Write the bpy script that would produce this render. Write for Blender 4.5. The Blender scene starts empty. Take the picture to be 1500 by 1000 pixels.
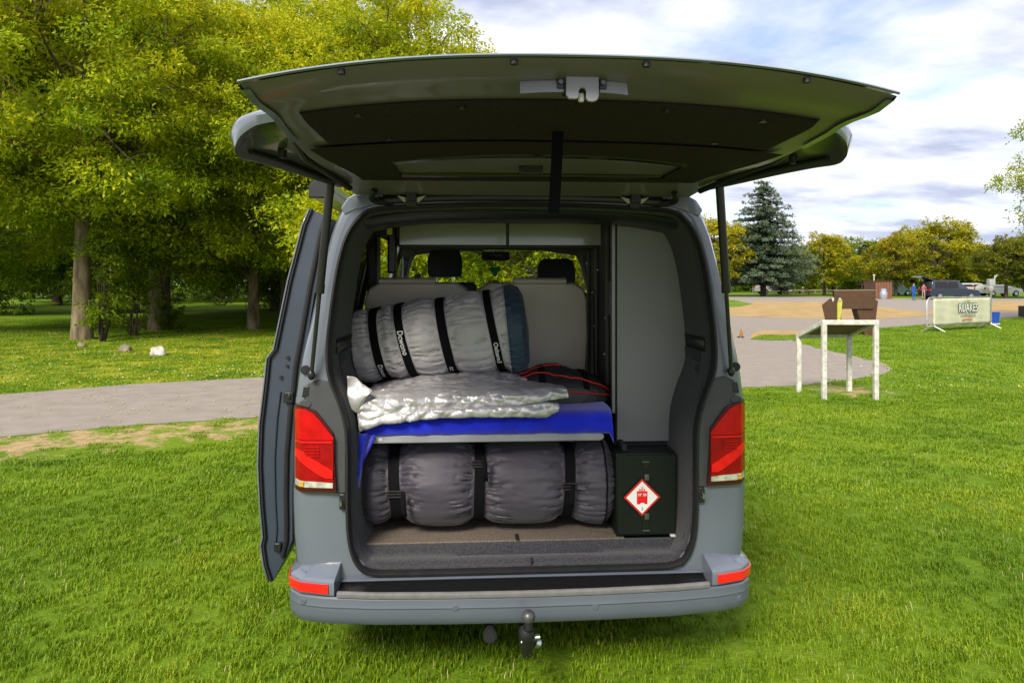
import bpy, bmesh, math, random
import numpy as np
from math import sin, cos, pi, radians, sqrt, atan2
from mathutils import Vector, Matrix, noise as mnoise
from mathutils.geometry import tessellate_polygon

random.seed(7)
rng = np.random.default_rng(7)
SC = bpy.context.scene
COL = SC.collection

# ------------------------------------------------------------------ camera, sky, sun, exposure
CAM_H = 1.66
HOR = 412.0            # row of the horizon in the 1500x1000 photograph
FPX = 1000.0           # focal length in pixels of that photograph
cd = bpy.data.cameras.new('camera'); cam = bpy.data.objects.new('camera', cd); COL.objects.link(cam)
cam.location = (0, 0, CAM_H); cam.rotation_euler = (pi/2, 0, 0)
cd.sensor_width = 36; cd.lens = 36*FPX/1500; cd.shift_y = -(500-HOR)/1500
cd.clip_start = 0.05; cd.clip_end = 3000
SC.camera = cam

SUN_EL, SUN_AZ = radians(41), radians(203)      # azimuth clockwise from +Y: high, behind the camera
w = bpy.data.worlds.new('World'); SC.world = w; w.use_nodes = True
N = w.node_tree.nodes; L = w.node_tree.links; N.clear()
def nd(t, nodes=None, **k):
    n = (nodes or N).new(t)
    for a, b in k.items(): setattr(n, a, b)
    return n
sky = nd('ShaderNodeTexSky', sky_type='NISHITA', sun_disc=False)
sky.sun_elevation = SUN_EL; sky.sun_rotation = SUN_AZ; sky.altitude = 50; sky.dust_density = 1.2; sky.ozone_density = 1.4
tc = nd('ShaderNodeTexCoord'); sep = nd('ShaderNodeSeparateXYZ'); L.new(tc.outputs['Generated'], sep.inputs[0])
zz = nd('ShaderNodeMath', operation='MAXIMUM'); L.new(sep.outputs[2], zz.inputs[0]); zz.inputs[1].default_value = 0.0
za = nd('ShaderNodeMath', operation='ADD'); L.new(zz.outputs[0], za.inputs[0]); za.inputs[1].default_value = 0.16
dx = nd('ShaderNodeMath', operation='DIVIDE'); L.new(sep.outputs[0], dx.inputs[0]); L.new(za.outputs[0], dx.inputs[1])
dy = nd('ShaderNodeMath', operation='DIVIDE'); L.new(sep.outputs[1], dy.inputs[0]); L.new(za.outputs[0], dy.inputs[1])
cmb = nd('ShaderNodeCombineXYZ'); L.new(dx.outputs[0], cmb.inputs[0]); L.new(dy.outputs[0], cmb.inputs[1])
mp = nd('ShaderNodeMapping'); L.new(cmb.outputs[0], mp.inputs[0]); mp.inputs['Scale'].default_value = (0.75, 1.1, 1); mp.inputs['Location'].default_value = (3.3, 1.7, 0); mp.inputs['Rotation'].default_value = (0, 0, -.5)
n1 = nd('ShaderNodeTexNoise'); L.new(mp.outputs[0], n1.inputs['Vector']); n1.inputs['Scale'].default_value = 1.15; n1.inputs['Detail'].default_value = 9; n1.inputs['Roughness'].default_value = .55; n1.inputs['Distortion'].default_value = .25
r1 = nd('ShaderNodeValToRGB'); L.new(n1.outputs['Fac'], r1.inputs[0])
r1.color_ramp.elements[0].position = .28; r1.color_ramp.elements[0].color = (0, 0, 0, 1)
r1.color_ramp.elements[1].position = .455; r1.color_ramp.elements[1].color = (1, 1, 1, 1)
n2 = nd('ShaderNodeTexNoise'); L.new(mp.outputs[0], n2.inputs['Vector']); n2.inputs['Scale'].default_value = 1.7; n2.inputs['Detail'].default_value = 7; n2.inputs['Roughness'].default_value = .55
r2 = nd('ShaderNodeValToRGB'); L.new(n2.outputs['Fac'], r2.inputs[0])
cr = r2.color_ramp
cr.elements[0].position = .39; cr.elements[0].color = (2.9, 3.2, 4.2, 1)
cr.elements[1].position = .60; cr.elements[1].color = (6.1, 6.1, 6.3, 1)
e = cr.elements.new(.49); e.color = (4.7, 4.9, 5.6, 1)
mx = nd('ShaderNodeMix', data_type='RGBA'); L.new(r1.outputs[0], mx.inputs[0]); 
skg = nd('ShaderNodeMix', data_type='RGBA', blend_type='MULTIPLY'); skg.inputs[0].default_value = 1; L.new(sky.outputs[0], skg.inputs[6]); skg.inputs[7].default_value = (.92, .95, 1.0, 1)
L.new(skg.outputs[2], mx.inputs[6]); L.new(r2.outputs[0], mx.inputs[7])
bg = nd('ShaderNodeBackground'); L.new(mx.outputs[2], bg.inputs[0]); bg.inputs[1].default_value = 0.1
wo = nd('ShaderNodeOutputWorld'); L.new(bg.outputs[0], wo.inputs[0])
sd = bpy.data.lights.new('sun', 'SUN'); sd.energy = 2.9; sd.angle = radians(20); sd.color = (1, .93, .80)
sun = bpy.data.objects.new('sun', sd); COL.objects.link(sun); sun.location = (0, 0, 40)
sdir = Vector((sin(SUN_AZ)*cos(SUN_EL), cos(SUN_AZ)*cos(SUN_EL), sin(SUN_EL)))
sun.rotation_euler = sdir.to_track_quat('Z', 'Y').to_euler()
SC.view_settings.view_transform = 'Standard'; SC.view_settings.look = 'None'
SC.view_settings.exposure = 1.03; SC.view_settings.gamma = 1; SC.view_settings.use_curve_mapping = False
SC.cycles.max_bounces = 8; SC.cycles.transparent_max_bounces = 12; SC.cycles.caustics_reflective = False; SC.cycles.caustics_refractive = False

# ------------------------------------------------------------------ pixel -> place helpers
def G(px, py):
    d = FPX*CAM_H/(py-HOR); return ((px-750)/FPX*d, d)
def Wd(px, py, d): return ((px-750)/FPX*d, d, CAM_H-(py-HOR)/FPX*d)
YAW = math.atan(0.06)
OX, OY = 0.052, 2.83
FX, FY = -sin(YAW), cos(YAW); RX, RY = cos(YAW), sin(YAW)
def V(px, py, yl):
    """pixel on the plane yl metres in front of the van's rear face -> van coordinates"""
    a = (px-750)/FPX
    t = (yl+OX*FX+OY*FY)/(FX*a+FY)
    X, Y = a*t-OX, t-OY
    return (X*RX+Y*RY, yl, CAM_H-(py-HOR)/FPX*t)
def van2w(p): return Vector((OX+p[0]*RX+p[1]*FX, OY+p[0]*RY+p[1]*FY, p[2]))

# ------------------------------------------------------------------ materials
MATS = {}
def mat(name, col, rough=.6, metal=0, coat=0, col2=None, nscale=8, bump=0, bscale=60, spec=.5, sheen=0, trans=0, alpha=1, emit=None, btype='noise', detail=4, stretch=None):
    if name in MATS: return MATS[name]
    m = bpy.data.materials.new(name); m.use_nodes = True; MATS[name] = m
    nt = m.node_tree; n = nt.nodes; l = nt.links; p = n['Principled BSDF']
    p.inputs['Base Color'].default_value = (*col, 1); p.inputs['Roughness'].default_value = rough
    p.inputs['Metallic'].default_value = metal; p.inputs['Coat Weight'].default_value = coat; p.inputs['Coat Roughness'].default_value = .06
    p.inputs['Specular IOR Level'].default_value = spec; p.inputs['Sheen Weight'].default_value = sheen
    p.inputs['Transmission Weight'].default_value = trans; p.inputs['Alpha'].default_value = alpha
    if emit: p.inputs['Emission Color'].default_value = (*emit[0], 1); p.inputs['Emission Strength'].default_value = emit[1]
    t = n.new('ShaderNodeTexCoord'); src = t.outputs['Object']
    if stretch:
        q = n.new('ShaderNodeMapping'); q.inputs['Scale'].default_value = stretch; l.new(src, q.inputs[0]); src = q.outputs[0]
    a = n.new('ShaderNodeTexNoise'); a.inputs['Scale'].default_value = nscale; a.inputs['Detail'].default_value = detail; l.new(src, a.inputs['Vector'])
    c2 = col2 or tuple(c*.82 for c in col)
    r = n.new('ShaderNodeValToRGB'); r.color_ramp.elements[0].position = .35; r.color_ramp.elements[1].position = .65
    r.color_ramp.elements[0].color = (*c2, 1); r.color_ramp.elements[1].color = (*col, 1)
    l.new(a.outputs['Fac'], r.inputs[0]); l.new(r.outputs[0], p.inputs['Base Color'])
    mr = n.new('ShaderNodeMapRange'); mr.inputs['To Min'].default_value = rough*.85; mr.inputs['To Max'].default_value = min(1, rough*1.2)
    l.new(a.outputs['Fac'], mr.inputs[0]); l.new(mr.outputs[0], p.inputs['Roughness'])
    if bump:
        b = n.new('ShaderNodeBump'); b.inputs['Strength'].default_value = bump; b.inputs['Distance'].default_value = .01
        if btype == 'noise':
            x = n.new('ShaderNodeTexNoise'); x.inputs['Detail'].default_value = 3; o = x.outputs['Fac']
        else:
            x = n.new('ShaderNodeTexVoronoi'); x.feature = btype; o = x.outputs['Distance']
        x.inputs['Scale'].default_value = bscale; l.new(src, x.inputs['Vector']); l.new(o, b.inputs['Height']); l.new(b.outputs[0], p.inputs['Normal'])
    return m

# ------------------------------------------------------------------ mesh helpers
class MB:
    def __init__(s): s.v = []; s.f = []; s.mi = []
    def add(s, vs, fs, mi=0):
        o = len(s.v); s.v += [tuple(p) for p in vs]; s.f += [tuple(i+o for i in f) for f in fs]; s.mi += [mi]*len(fs); return s
    def box(s, x0, x1, y0, y1, z0, z1, mi=0):
        return s.add([(x0,y0,z0),(x1,y0,z0),(x1,y1,z0),(x0,y1,z0),(x0,y0,z1),(x1,y0,z1),(x1,y1,z1),(x0,y1,z1)],
                     [(0,3,2,1),(4,5,6,7),(0,1,5,4),(1,2,6,5),(2,3,7,6),(3,0,4,7)], mi)
    def grid(s, rows, mi=0, cu=False, cv=False):
        n, m = len(rows), len(rows[0]); f = []
        for i in range(n if cu else n-1):
            for j in range(m if cv else m-1):
                a, b = (i+1) % n, (j+1) % m
                f.append((i*m+j, i*m+b, a*m+b, a*m+j))
        return s.add([p for r in rows for p in r], f, mi)
    def loft(s, rings, mi=0, cap=True):
        m = len(rings[0]); o = len(s.v); s.grid(rings, mi, cv=True)
        if cap:
            s.f.append(tuple(range(o+m-1, o-1, -1))); k = o+(len(rings)-1)*m; s.f.append(tuple(range(k, k+m))); s.mi += [mi, mi]
        return s
    def tube(s, path, r, seg=8, mi=0, cap=True, flat=1.0):
        path = [Vector(p) for p in path]; rings = []; up = None
        for i, p in enumerate(path):
            t = (path[min(i+1, len(path)-1)]-path[max(i-1, 0)]).normalized()
            if up is None: up = Vector((0, 0, 1)) if abs(t.z) < .9 else Vector((1, 0, 0))
            a = (up-t*up.dot(t)).normalized(); b = t.cross(a); up = a
            rr = r[i] if isinstance(r, (list, tuple)) else r
            rings.append([p+a*cos(2*pi*k/seg)*rr*flat+b*sin(2*pi*k/seg)*rr for k in range(seg)])
        return s.loft(rings, mi, cap)
    def prism(s, poly, y0, y1, mi=0, ax='xz'):
        """polygon given in two axes, thickened along the third"""
        def P(a, b, c): return {'xz': (a, c, b), 'xy': (a, b, c), 'yz': (c, a, b)}[ax]
        n = len(poly); vs = [P(a, b, y0) for a, b in poly]+[P(a, b, y1) for a, b in poly]
        tri = tessellate_polygon([[Vector((a, b, 0)) for a, b in poly]])
        fs = [tuple(t) for t in tri]+[tuple(i+n for i in reversed(t)) for t in tri]
        fs += [(i, (i+1) % n, (i+1) % n+n, i+n) for i in range(n)]
        return s.add(vs, fs, mi)
    def ell(s, c, r, nu=12, nv=8, mi=0, rot=None, fn=None):
        rings = []
        for i in range(nv+1):
            th = pi*i/nv; row = []
            for j in range(nu):
                ph = 2*pi*j/nu; d = Vector((sin(th)*cos(ph)*r[0], sin(th)*sin(ph)*r[1], cos(th)*r[2]))
                if fn: d = fn(d)
                if rot: d = rot @ d
                row.append(Vector(c)+d)
            rings.append(row)
        return s.grid(rings, mi, cv=True)

def mesh_of(name, v, f, mats, mi=None, smooth=35):
    me = bpy.data.meshes.new(name); me.from_pydata([tuple(p) for p in v], [], f)
    for m in mats: me.materials.append(m)
    if mi: me.polygons.foreach_set('material_index', mi)
    bm = bmesh.new(); bm.from_mesh(me); bmesh.ops.remove_doubles(bm, verts=bm.verts, dist=1e-5); bmesh.ops.recalc_face_normals(bm, faces=bm.faces); bm.to_mesh(me); bm.free()
    if smooth:
        me.polygons.foreach_set('use_smooth', [True]*len(me.polygons)); me.set_sharp_from_angle(angle=radians(smooth))
    me.update(); return me

def tag(o, label=None, cat=None, group=None, kind=None):
    for k, v in (('label', label), ('category', cat), ('group', group), ('kind', kind)):
        if v: o[k] = v
    return o
def thing(name, label, cat, base=(0, 0, 0), rz=0, group=None, van=False):
    """Empty at the base of a thing; with van=True base is given in van coordinates"""
    o = bpy.data.objects.new(name, None); o.empty_display_size = .1; COL.objects.link(o)
    if van: o.location = van2w(base); o.rotation_euler = (0, 0, YAW)
    else: o.location = base; o.rotation_euler = (0, 0, rz)
    BASE[o.name] = Vector(base) if van else Vector((0, 0, 0))
    return tag(o, label, cat, group)
BASE = {}
def part(name, mb, mats, parent=None, smooth=35, bevel=0, sub=0, solid=0, label=None, kind=None, base=None, seg=2):
    """one mesh object; its vertices are in the frame of the thing it belongs to"""
    if not isinstance(mats, (list, tuple)): mats = [mats]
    b = Vector(base) if base is not None else (BASE.get(parent.name, Vector((0, 0, 0))) if parent else Vector((0, 0, 0)))
    vs = [(p[0]-b.x, p[1]-b.y, p[2]-b.z) for p in mb.v]
    o = bpy.data.objects.new(name, mesh_of(name, vs, mb.f, mats, mb.mi, smooth)); COL.objects.link(o)
    if parent: o.parent = parent; BASE[o.name] = b
    if bevel:
        m = o.modifiers.new('bevel', 'BEVEL'); m.width = bevel; m.segments = seg; m.limit_method = 'ANGLE'; m.angle_limit = radians(40)
    if sub:
        m = o.modifiers.new('sub', 'SUBSURF'); m.levels = m.render_levels = sub
    if solid:
        m = o.modifiers.new('solid', 'SOLIDIFY'); m.thickness = solid; m.offset = -1; 
    if label: o['label'] = label
    if kind: o['kind'] = kind
    return o
def single(name, mb, mats, label, cat, base, van=False, rz=0, group=None, **k):
    """a thing that is one mesh: vertices in van coordinates (van) or relative to base"""
    o = part(name, mb, mats, None, base=base if van else (0, 0, 0), **k)
    if van: o.location = van2w(base); o.rotation_euler = (0, 0, YAW)
    else: o.location = base; o.rotation_euler = (0, 0, rz)
    return tag(o, label, cat, group)
def copy_tree(o, parent=None):
    c = o.copy(); COL.objects.link(c); c.parent = parent
    for ch in list(o.children): copy_tree(ch, c)
    return c
def text_geo(s, size=1.0, ext=0, bold=0, align='CENTER', res=3):
    cu = bpy.data.curves.new('lettering', 'FONT'); cu.body = s; cu.size = size; cu.extrude = ext; cu.offset = bold
    cu.align_x = align; cu.align_y = 'CENTER'; cu.resolution_u = res
    o = bpy.data.objects.new('lettering', cu); COL.objects.link(o)
    me = o.evaluated_get(bpy.context.evaluated_depsgraph_get()).to_mesh()
    v = [tuple(p.co) for p in me.vertices]; f = [tuple(p.vertices) for p in me.polygons]
    o.to_mesh_clear(); bpy.data.objects.remove(o); bpy.data.curves.remove(cu)
    return v, f
def lerp(a, b, t): return a+(b-a)*t
def interp(x, xs, ys): return float(np.interp(x, xs, ys))
def spl(pts, n):
    """Catmull-Rom through points, n samples per span"""
    P = [Vector(p) for p in pts]; out = []
    for i in range(len(P)-1):
        p0, p1, p2, p3 = P[max(i-1, 0)], P[i], P[i+1], P[min(i+2, len(P)-1)]
        for k in range(n):
            t = k/n
            out.append(.5*((2*p1)+(p2-p0)*t+(2*p0-5*p1+4*p2-p3)*t*t+(3*p1-p0-3*p2+p3)*t**3))
    out.append(P[-1]); return out
# ------------------------------------------------------------------ ground
PATH_PX = [(-700,725),(-300,668),(0,640),(200,622),(385,611),(600,592),(900,575),(1090,567),(1165,565),(1240,557),(1290,549),(1308,541),(1296,533),
           (1250,521),(1211,513),(1180,505),(1159,498),(1166,491),(1240,484),(1289,481),(1400,472),(1500,463),(1900,446),(1900,438),(1500,437.5),(1284,437),
           (1205,434.5),(1064,434.5),(900,434),(960,450),(985,480),(940,500),(700,530),(390,553),(200,562),(0,578),(-300,596),(-700,622)]
SAND_PX = [(1064,461),(1068,450),(1103,445.5),(1100,442),(1150,442),(1205,442),(1289,450),(1357,457),(1430,455),(1445,446),(1463,441),(1560,444),(1900,447),(1900,450),(1500,457),(1463,456),(1289,467),(1200,467),(1071,463)]
SAND2_PX = [(1102,487),(1120,484),(1166,484),(1240,482.5),(1245,485.5),(1166,491),(1118,491),(1100,496)]
ISLE_PX = [(1099,497),(1105,493.5),(1118,491),(1166,491),(1159,498),(1130,499)]
ISLE2_PX = [(1040,438.5),(1075,439.3),(1103,445.5),(1085,449),(1068,450),(1040,450.5)]
def rough_poly(px, step=.22, amp=.035):
    pts = [G(*p) for p in px]; out = []
    for i in range(len(pts)):
        a, b = Vector(pts[i]), Vector(pts[(i+1) % len(pts)]); L_ = (b-a).length
        st = max(step, (a+b).length/2*.02); n = max(1, min(120, int(L_/st)))
        for k in range(n):
            p = a.lerp(b, k/n); q = Vector((p.x*.9, p.y*.9, 0))
            d = mnoise.noise(q*1.3)*amp*2+mnoise.noise(q*5)*amp
            out.append((p.x+d*.6, p.y+d))
    return out
def sheet(name, poly, z, m):
    tri = tessellate_polygon([[Vector((a, b, 0)) for a, b in poly]])
    mb = MB().add([(a, b, z) for a, b in poly], [tuple(t) for t in tri])
    o = part(name, mb, m, smooth=0); o['kind'] = 'structure'; return o
def in_poly(x, y, poly):
    c = np.zeros(x.shape, bool); n = len(poly)
    for i in range(n):
        x0, y0 = poly[i]; x1, y1 = poly[(i+1) % n]
        if y0 == y1: continue
        c ^= ((y0 > y) != (y1 > y)) & (x < (x1-x0)*(y-y0)/(y1-y0)+x0)
    return c
P_PATH = rough_poly(PATH_PX); P_SAND = rough_poly(SAND_PX, .4, .1); P_SAND2 = rough_poly(SAND2_PX, .3, .06); P_ISLE = rough_poly(ISLE_PX, .2, .05); P_ISLE2 = rough_poly(ISLE2_PX, .4, .1)

def grass_mat():
    m = bpy.data.materials.new('lawn_turf'); m.use_nodes = True; nt = m.node_tree; n = nt.nodes; l = nt.links; p = n['Principled BSDF']
    p.inputs['Roughness'].default_value = .85; p.inputs['Specular IOR Level'].default_value = .15
    t = n.new('ShaderNodeTexCoord')
    def noise(sc, de=5, ro=.6):
        x = n.new('ShaderNodeTexNoise'); x.inputs['Scale'].default_value = sc; x.inputs['Detail'].default_value = de; x.inputs['Roughness'].default_value = ro
        l.new(t.outputs['Object'], x.inputs['Vector']); return x.outputs['Fac']
    def ramp(fac, stops):
        r = n.new('ShaderNodeValToRGB'); l.new(fac, r.inputs[0]); c = r.color_ramp
        c.elements[0].position, c.elements[0].color = stops[0][0], (*stops[0][1], 1); c.elements[1].position, c.elements[1].color = stops[-1][0], (*stops[-1][1], 1)
        for a, b in stops[1:-1]: e = c.elements.new(a); e.color = (*b, 1)
        return r.outputs[0]
    big = ramp(noise(.35, 4), [(.3, (.085, .155, .006)), (.5, (.125, .21, .008)), (.7, (.175, .25, .010))])
    fine = ramp(noise(22, 6, .75), [(.25, (.5, .55, .5)), (.5, (.95, .95, .95)), (.8, (1.4, 1.3, 1.2))])
    mu = n.new('ShaderNodeMix'); mu.data_type = 'RGBA'; mu.blend_type = 'MULTIPLY'; mu.inputs[0].default_value = 1; l.new(big, mu.inputs[6]); l.new(fine, mu.inputs[7])
    at = n.new('ShaderNodeAttribute'); at.attribute_name = 'dry'
    ad = n.new('ShaderNodeMath'); ad.operation = 'MULTIPLY_ADD'; l.new(noise(3.5, 6, .7), ad.inputs[0]); ad.inputs[1].default_value = 3.2; ad.inputs[2].default_value = -2.15
    ad2 = n.new('ShaderNodeMath'); ad2.operation = 'MULTIPLY_ADD'; l.new(at.outputs['Fac'], ad2.inputs[0]); ad2.inputs[1].default_value = 1.25; l.new(ad.outputs[0], ad2.inputs[2])
    mr = n.new('ShaderNodeMapRange'); mr.inputs['From Min'].default_value = 0; mr.inputs['From Max'].default_value = .35; l.new(ad2.outputs[0], mr.inputs[0])
    dirt = ramp(noise(9, 6), [(.3, (.28, .19, .09)), (.6, (.46, .33, .17)), (.8, (.36, .28, .09))])
    m2 = n.new('ShaderNodeMix'); m2.data_type = 'RGBA'; l.new(mr.outputs[0], m2.inputs[0]); l.new(mu.outputs[2], m2.inputs[6]); l.new(dirt, m2.inputs[7])
    at2 = n.new('ShaderNodeAttribute'); at2.attribute_name = 'yellow'
    m3 = n.new('ShaderNodeMix'); m3.data_type = 'RGBA'; 
    ym = n.new('ShaderNodeMath'); ym.operation = 'MULTIPLY'; l.new(at2.outputs['Fac'], ym.inputs[0])
    yr = n.new('ShaderNodeMapRange'); yr.inputs['From Min'].default_value = .35; yr.inputs['From Max'].default_value = .65; l.new(noise(.9, 5), yr.inputs[0]); l.new(yr.outputs[0], ym.inputs[1])
    l.new(ym.outputs[0], m3.inputs[0]); l.new(m2.outputs[2], m3.inputs[6]); m3.inputs[7].default_value = (.38, .32, .025, 1)
    l.new(m3.outputs[2], p.inputs['Base Color'])
    b = n.new('ShaderNodeBump'); b.inputs['Strength'].default_value = .8; b.inputs['Distance'].default_value = .03; l.new(noise(30, 5, .7), b.inputs['Height']); l.new(b.outputs[0], p.inputs['Normal'])
    return m
M_LAWN = grass_mat()
pathA, pathB = np.array(G(0, 640)), np.array(G(385, 611)); pdir = (pathB-pathA)/np.linalg.norm(pathB-pathA); pnor = np.array([pdir[1], -pdir[0]])
if pnor[1] > 0: pnor = -pnor
TBL = G(1245, 572)
def dryness(x, y):
    s = (x-pathA[0])*pnor[0]+(y-pathA[1])*pnor[1]
    d = np.clip(1-np.abs(s-.50)/.95, 0, 1)*np.clip((-x-.8)/1.2, 0, 1)
    t = np.clip(1-np.hypot((x-TBL[0])/1.3, (y-TBL[1])/1.1), 0, 1)*.75
    return np.maximum(d**.6*.72, t)
def yellowness(x, y):
    a = np.clip((y-10)/2, 0, 1)*np.clip((22-y)/6, 0, 1)*np.clip((-x)/2, 0, 1)
    bx, by = G(400, 505); c = np.clip(1.6-np.hypot((x-bx)/3.5, (y-by)/5), 0, 1)
    return np.maximum(a*.75, c)
def axis(lo, hi, near, step, grow):
    a = [near]; s = step
    while a[-1] < hi: a.append(a[-1]+s); s *= grow if a[-1] > near+14 else 1
    b = [near]; s = step
    while b[-1] > lo: b.append(b[-1]-s); s *= grow if b[-1] < near-10 else 1
    return np.array(sorted(set(a+b)))
gx = axis(-900, 900, 0, .22, 1.12); gy = axis(-60, 1500, 7, .22, 1.12)
X, Y = np.meshgrid(gx, gy); vx, vy = X.ravel(), Y.ravel()
nx, ny = len(gx), len(gy)
idx = np.arange(nx*ny).reshape(ny, nx)
fq = np.stack([idx[:-1, :-1], idx[:-1, 1:], idx[1:, 1:], idx[1:, :-1]], -1).reshape(-1, 4)
me = bpy.data.meshes.new('lawn'); me.vertices.add(len(vx)); me.vertices.foreach_set('co', np.stack([vx, vy, np.zeros_like(vx)], -1).ravel())
me.loops.add(fq.size); me.loops.foreach_set('vertex_index', fq.ravel()); me.polygons.add(len(fq)); me.polygons.foreach_set('loop_start', np.arange(0, fq.size, 4))
me.update(calc_edges=True); me.materials.append(M_LAWN)
for nm, fn in (('dry', dryness), ('yellow', yellowness)):
    a = me.attributes.new(nm, 'FLOAT', 'POINT'); a.data.foreach_set('value', fn(vx, vy).astype(np.float32))
lawn = bpy.data.objects.new('lawn', me); COL.objects.link(lawn); lawn['kind'] = 'structure'
M_ASPH = mat('path_asphalt', (.29, .25, .215), .9, col2=(.245, .21, .18), nscale=3.5, detail=12, bump=.5, bscale=180, spec=.2)
M_SAND = mat('sandy_gravel', (.42, .29, .13), .95, col2=(.30, .205, .09), nscale=.9, detail=10, bump=.5, bscale=60, spec=.1)
sheet('bounce_asphalt', [(-60, -1.2), (60, -1.2), (60, -22), (-60, -22)], .004, M_ASPH); sheet('path', P_PATH, .004, M_ASPH); sheet('gravel_area', P_SAND, .008, M_SAND); sheet('gravel_verge', P_SAND2, .008, M_SAND)  # first sheet: unseen asphalt behind the camera, added to bounce neutral light
for q, p_ in enumerate((P_ISLE, P_ISLE2)): sheet('grass_island', p_, .012, M_LAWN)

# ------------------------------------------------------------------ grass blades: tufts scattered by geometry nodes (one object)
def blade_mat():
    m = bpy.data.materials.new('grass_blade'); m.use_nodes = True; nt = m.node_tree; n = nt.nodes; l = nt.links; p = n['Principled BSDF']
    p.inputs['Roughness'].default_value = .5; p.inputs['Specular IOR Level'].default_value = .25
    t = n.new('ShaderNodeNewGeometry'); x = n.new('ShaderNodeTexNoise'); x.inputs['Scale'].default_value = .9; x.inputs['Detail'].default_value = 5; l.new(t.outputs['Position'], x.inputs['Vector'])
    y = n.new('ShaderNodeTexNoise'); y.inputs['Scale'].default_value = 38; y.inputs['Detail'].default_value = 2; l.new(t.outputs['Position'], y.inputs['Vector'])
    mm = n.new('ShaderNodeMath'); mm.operation = 'MULTIPLY_ADD'; l.new(x.outputs['Fac'], mm.inputs[0]); mm.inputs[1].default_value = .55
    m5 = n.new('ShaderNodeMath'); m5.operation = 'MULTIPLY'; l.new(y.outputs['Fac'], m5.inputs[0]); m5.inputs[1].default_value = .45; l.new(m5.outputs[0], mm.inputs[2])
    r = n.new('ShaderNodeValToRGB'); l.new(mm.outputs[0], r.inputs[0]); c = r.color_ramp
    c.elements[0].position, c.elements[0].color = .34, (.085, .165, .005, 1); c.elements[1].position, c.elements[1].color = .66, (.36, .41, .03, 1)
    e = c.elements.new(.45); e.color = (.14, .245, .006, 1); e = c.elements.new(.56); e.color = (.215, .32, .009, 1)
    l.new(r.outputs[0], p.inputs['Base Color'])
    tr = n.new('ShaderNodeBsdfTranslucent'); l.new(r.outputs[0], tr.inputs[0]); mx = n.new('ShaderNodeMixShader'); mx.inputs[0].default_value = .35
    l.new(p.outputs[0], mx.inputs[1]); l.new(tr.outputs[0], mx.inputs[2]); l.new(mx.outputs[0], n['Material Output'].inputs[0])
    return m
M_BLADE = blade_mat()
def tuft_mesh(name, nb, rad, h, wd, seed):
    r = random.Random(seed); mb = MB()
    for _ in range(nb):
        a = r.uniform(0, 2*pi); d = rad*sqrt(r.random()); bx, by = d*cos(a), d*sin(a)
        hh = h*r.uniform(.45, 1.15); la = r.uniform(0, 2*pi); ln = hh*r.uniform(.25, 1.1); ww = wd*r.uniform(.6, 1.2)
        ca, sa = cos(la), sin(la); px, py = -sa*ww/2, ca*ww/2
        P = [(0, 0, 0, 1), (.25, .5, 0, .9), (.62, .85, 0, .65)]
        vs = []
        for (o, zf, _, wf) in P: vs += [(bx+ca*ln*o+px*wf, by+sa*ln*o+py*wf, hh*zf), (bx+ca*ln*o-px*wf, by+sa*ln*o-py*wf, hh*zf)]
        vs.append((bx+ca*ln, by+sa*ln, hh*r.uniform(.8, 1.0)))
        mb.add(vs, [(0, 1, 3, 2), (2, 3, 5, 4), (4, 5, 6)])
    me = bpy.data.meshes.new(name); me.from_pydata(mb.v, [], mb.f); me.materials.append(M_BLADE)
    me.polygons.foreach_set('use_smooth', [True]*len(me.polygons)); return bpy.data.objects.new(name, me)
def scatter(name, pts, scl, rot, src, kind='stuff'):
    me = bpy.data.meshes.new(name); me.vertices.add(len(pts)); me.vertices.foreach_set('co', pts.astype(np.float32).ravel())
    for nm, ar in (('scl', scl), ('rot', rot)):
        a = me.attributes.new(nm, 'FLOAT', 'POINT'); a.data.foreach_set('value', ar.astype(np.float32))
    o = bpy.data.objects.new(name, me); COL.objects.link(o); o['kind'] = kind
    g = bpy.data.node_groups.new(name, 'GeometryNodeTree')
    g.interface.new_socket(name='Geometry', in_out='INPUT', socket_type='NodeSocketGeometry'); g.interface.new_socket(name='Geometry', in_out='OUTPUT', socket_type='NodeSocketGeometry')
    n = g.nodes; l = g.links; i = n.new('NodeGroupInput'); u = n.new('NodeGroupOutput'); ip = n.new('GeometryNodeInstanceOnPoints')
    oi = n.new('GeometryNodeObjectInfo'); oi.inputs['Object'].default_value = src
    def att(nm):
        a = n.new('GeometryNodeInputNamedAttribute'); a.data_type = 'FLOAT'; a.inputs['Name'].default_value = nm; return a.outputs[0]
    cx = n.new('ShaderNodeCombineXYZ'); l.new(att('rot'), cx.inputs[2]); l.new(cx.outputs[0], ip.inputs['Rotation'])
    l.new(att('scl'), ip.inputs['Scale']); l.new(i.outputs[0], ip.inputs['Points']); l.new(oi.outputs['Geometry'], ip.inputs['Instance']); l.new(ip.outputs[0], u.inputs[0])
    m = o.modifiers.new('scatter', 'NODES'); m.node_group = g
    return o
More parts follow.
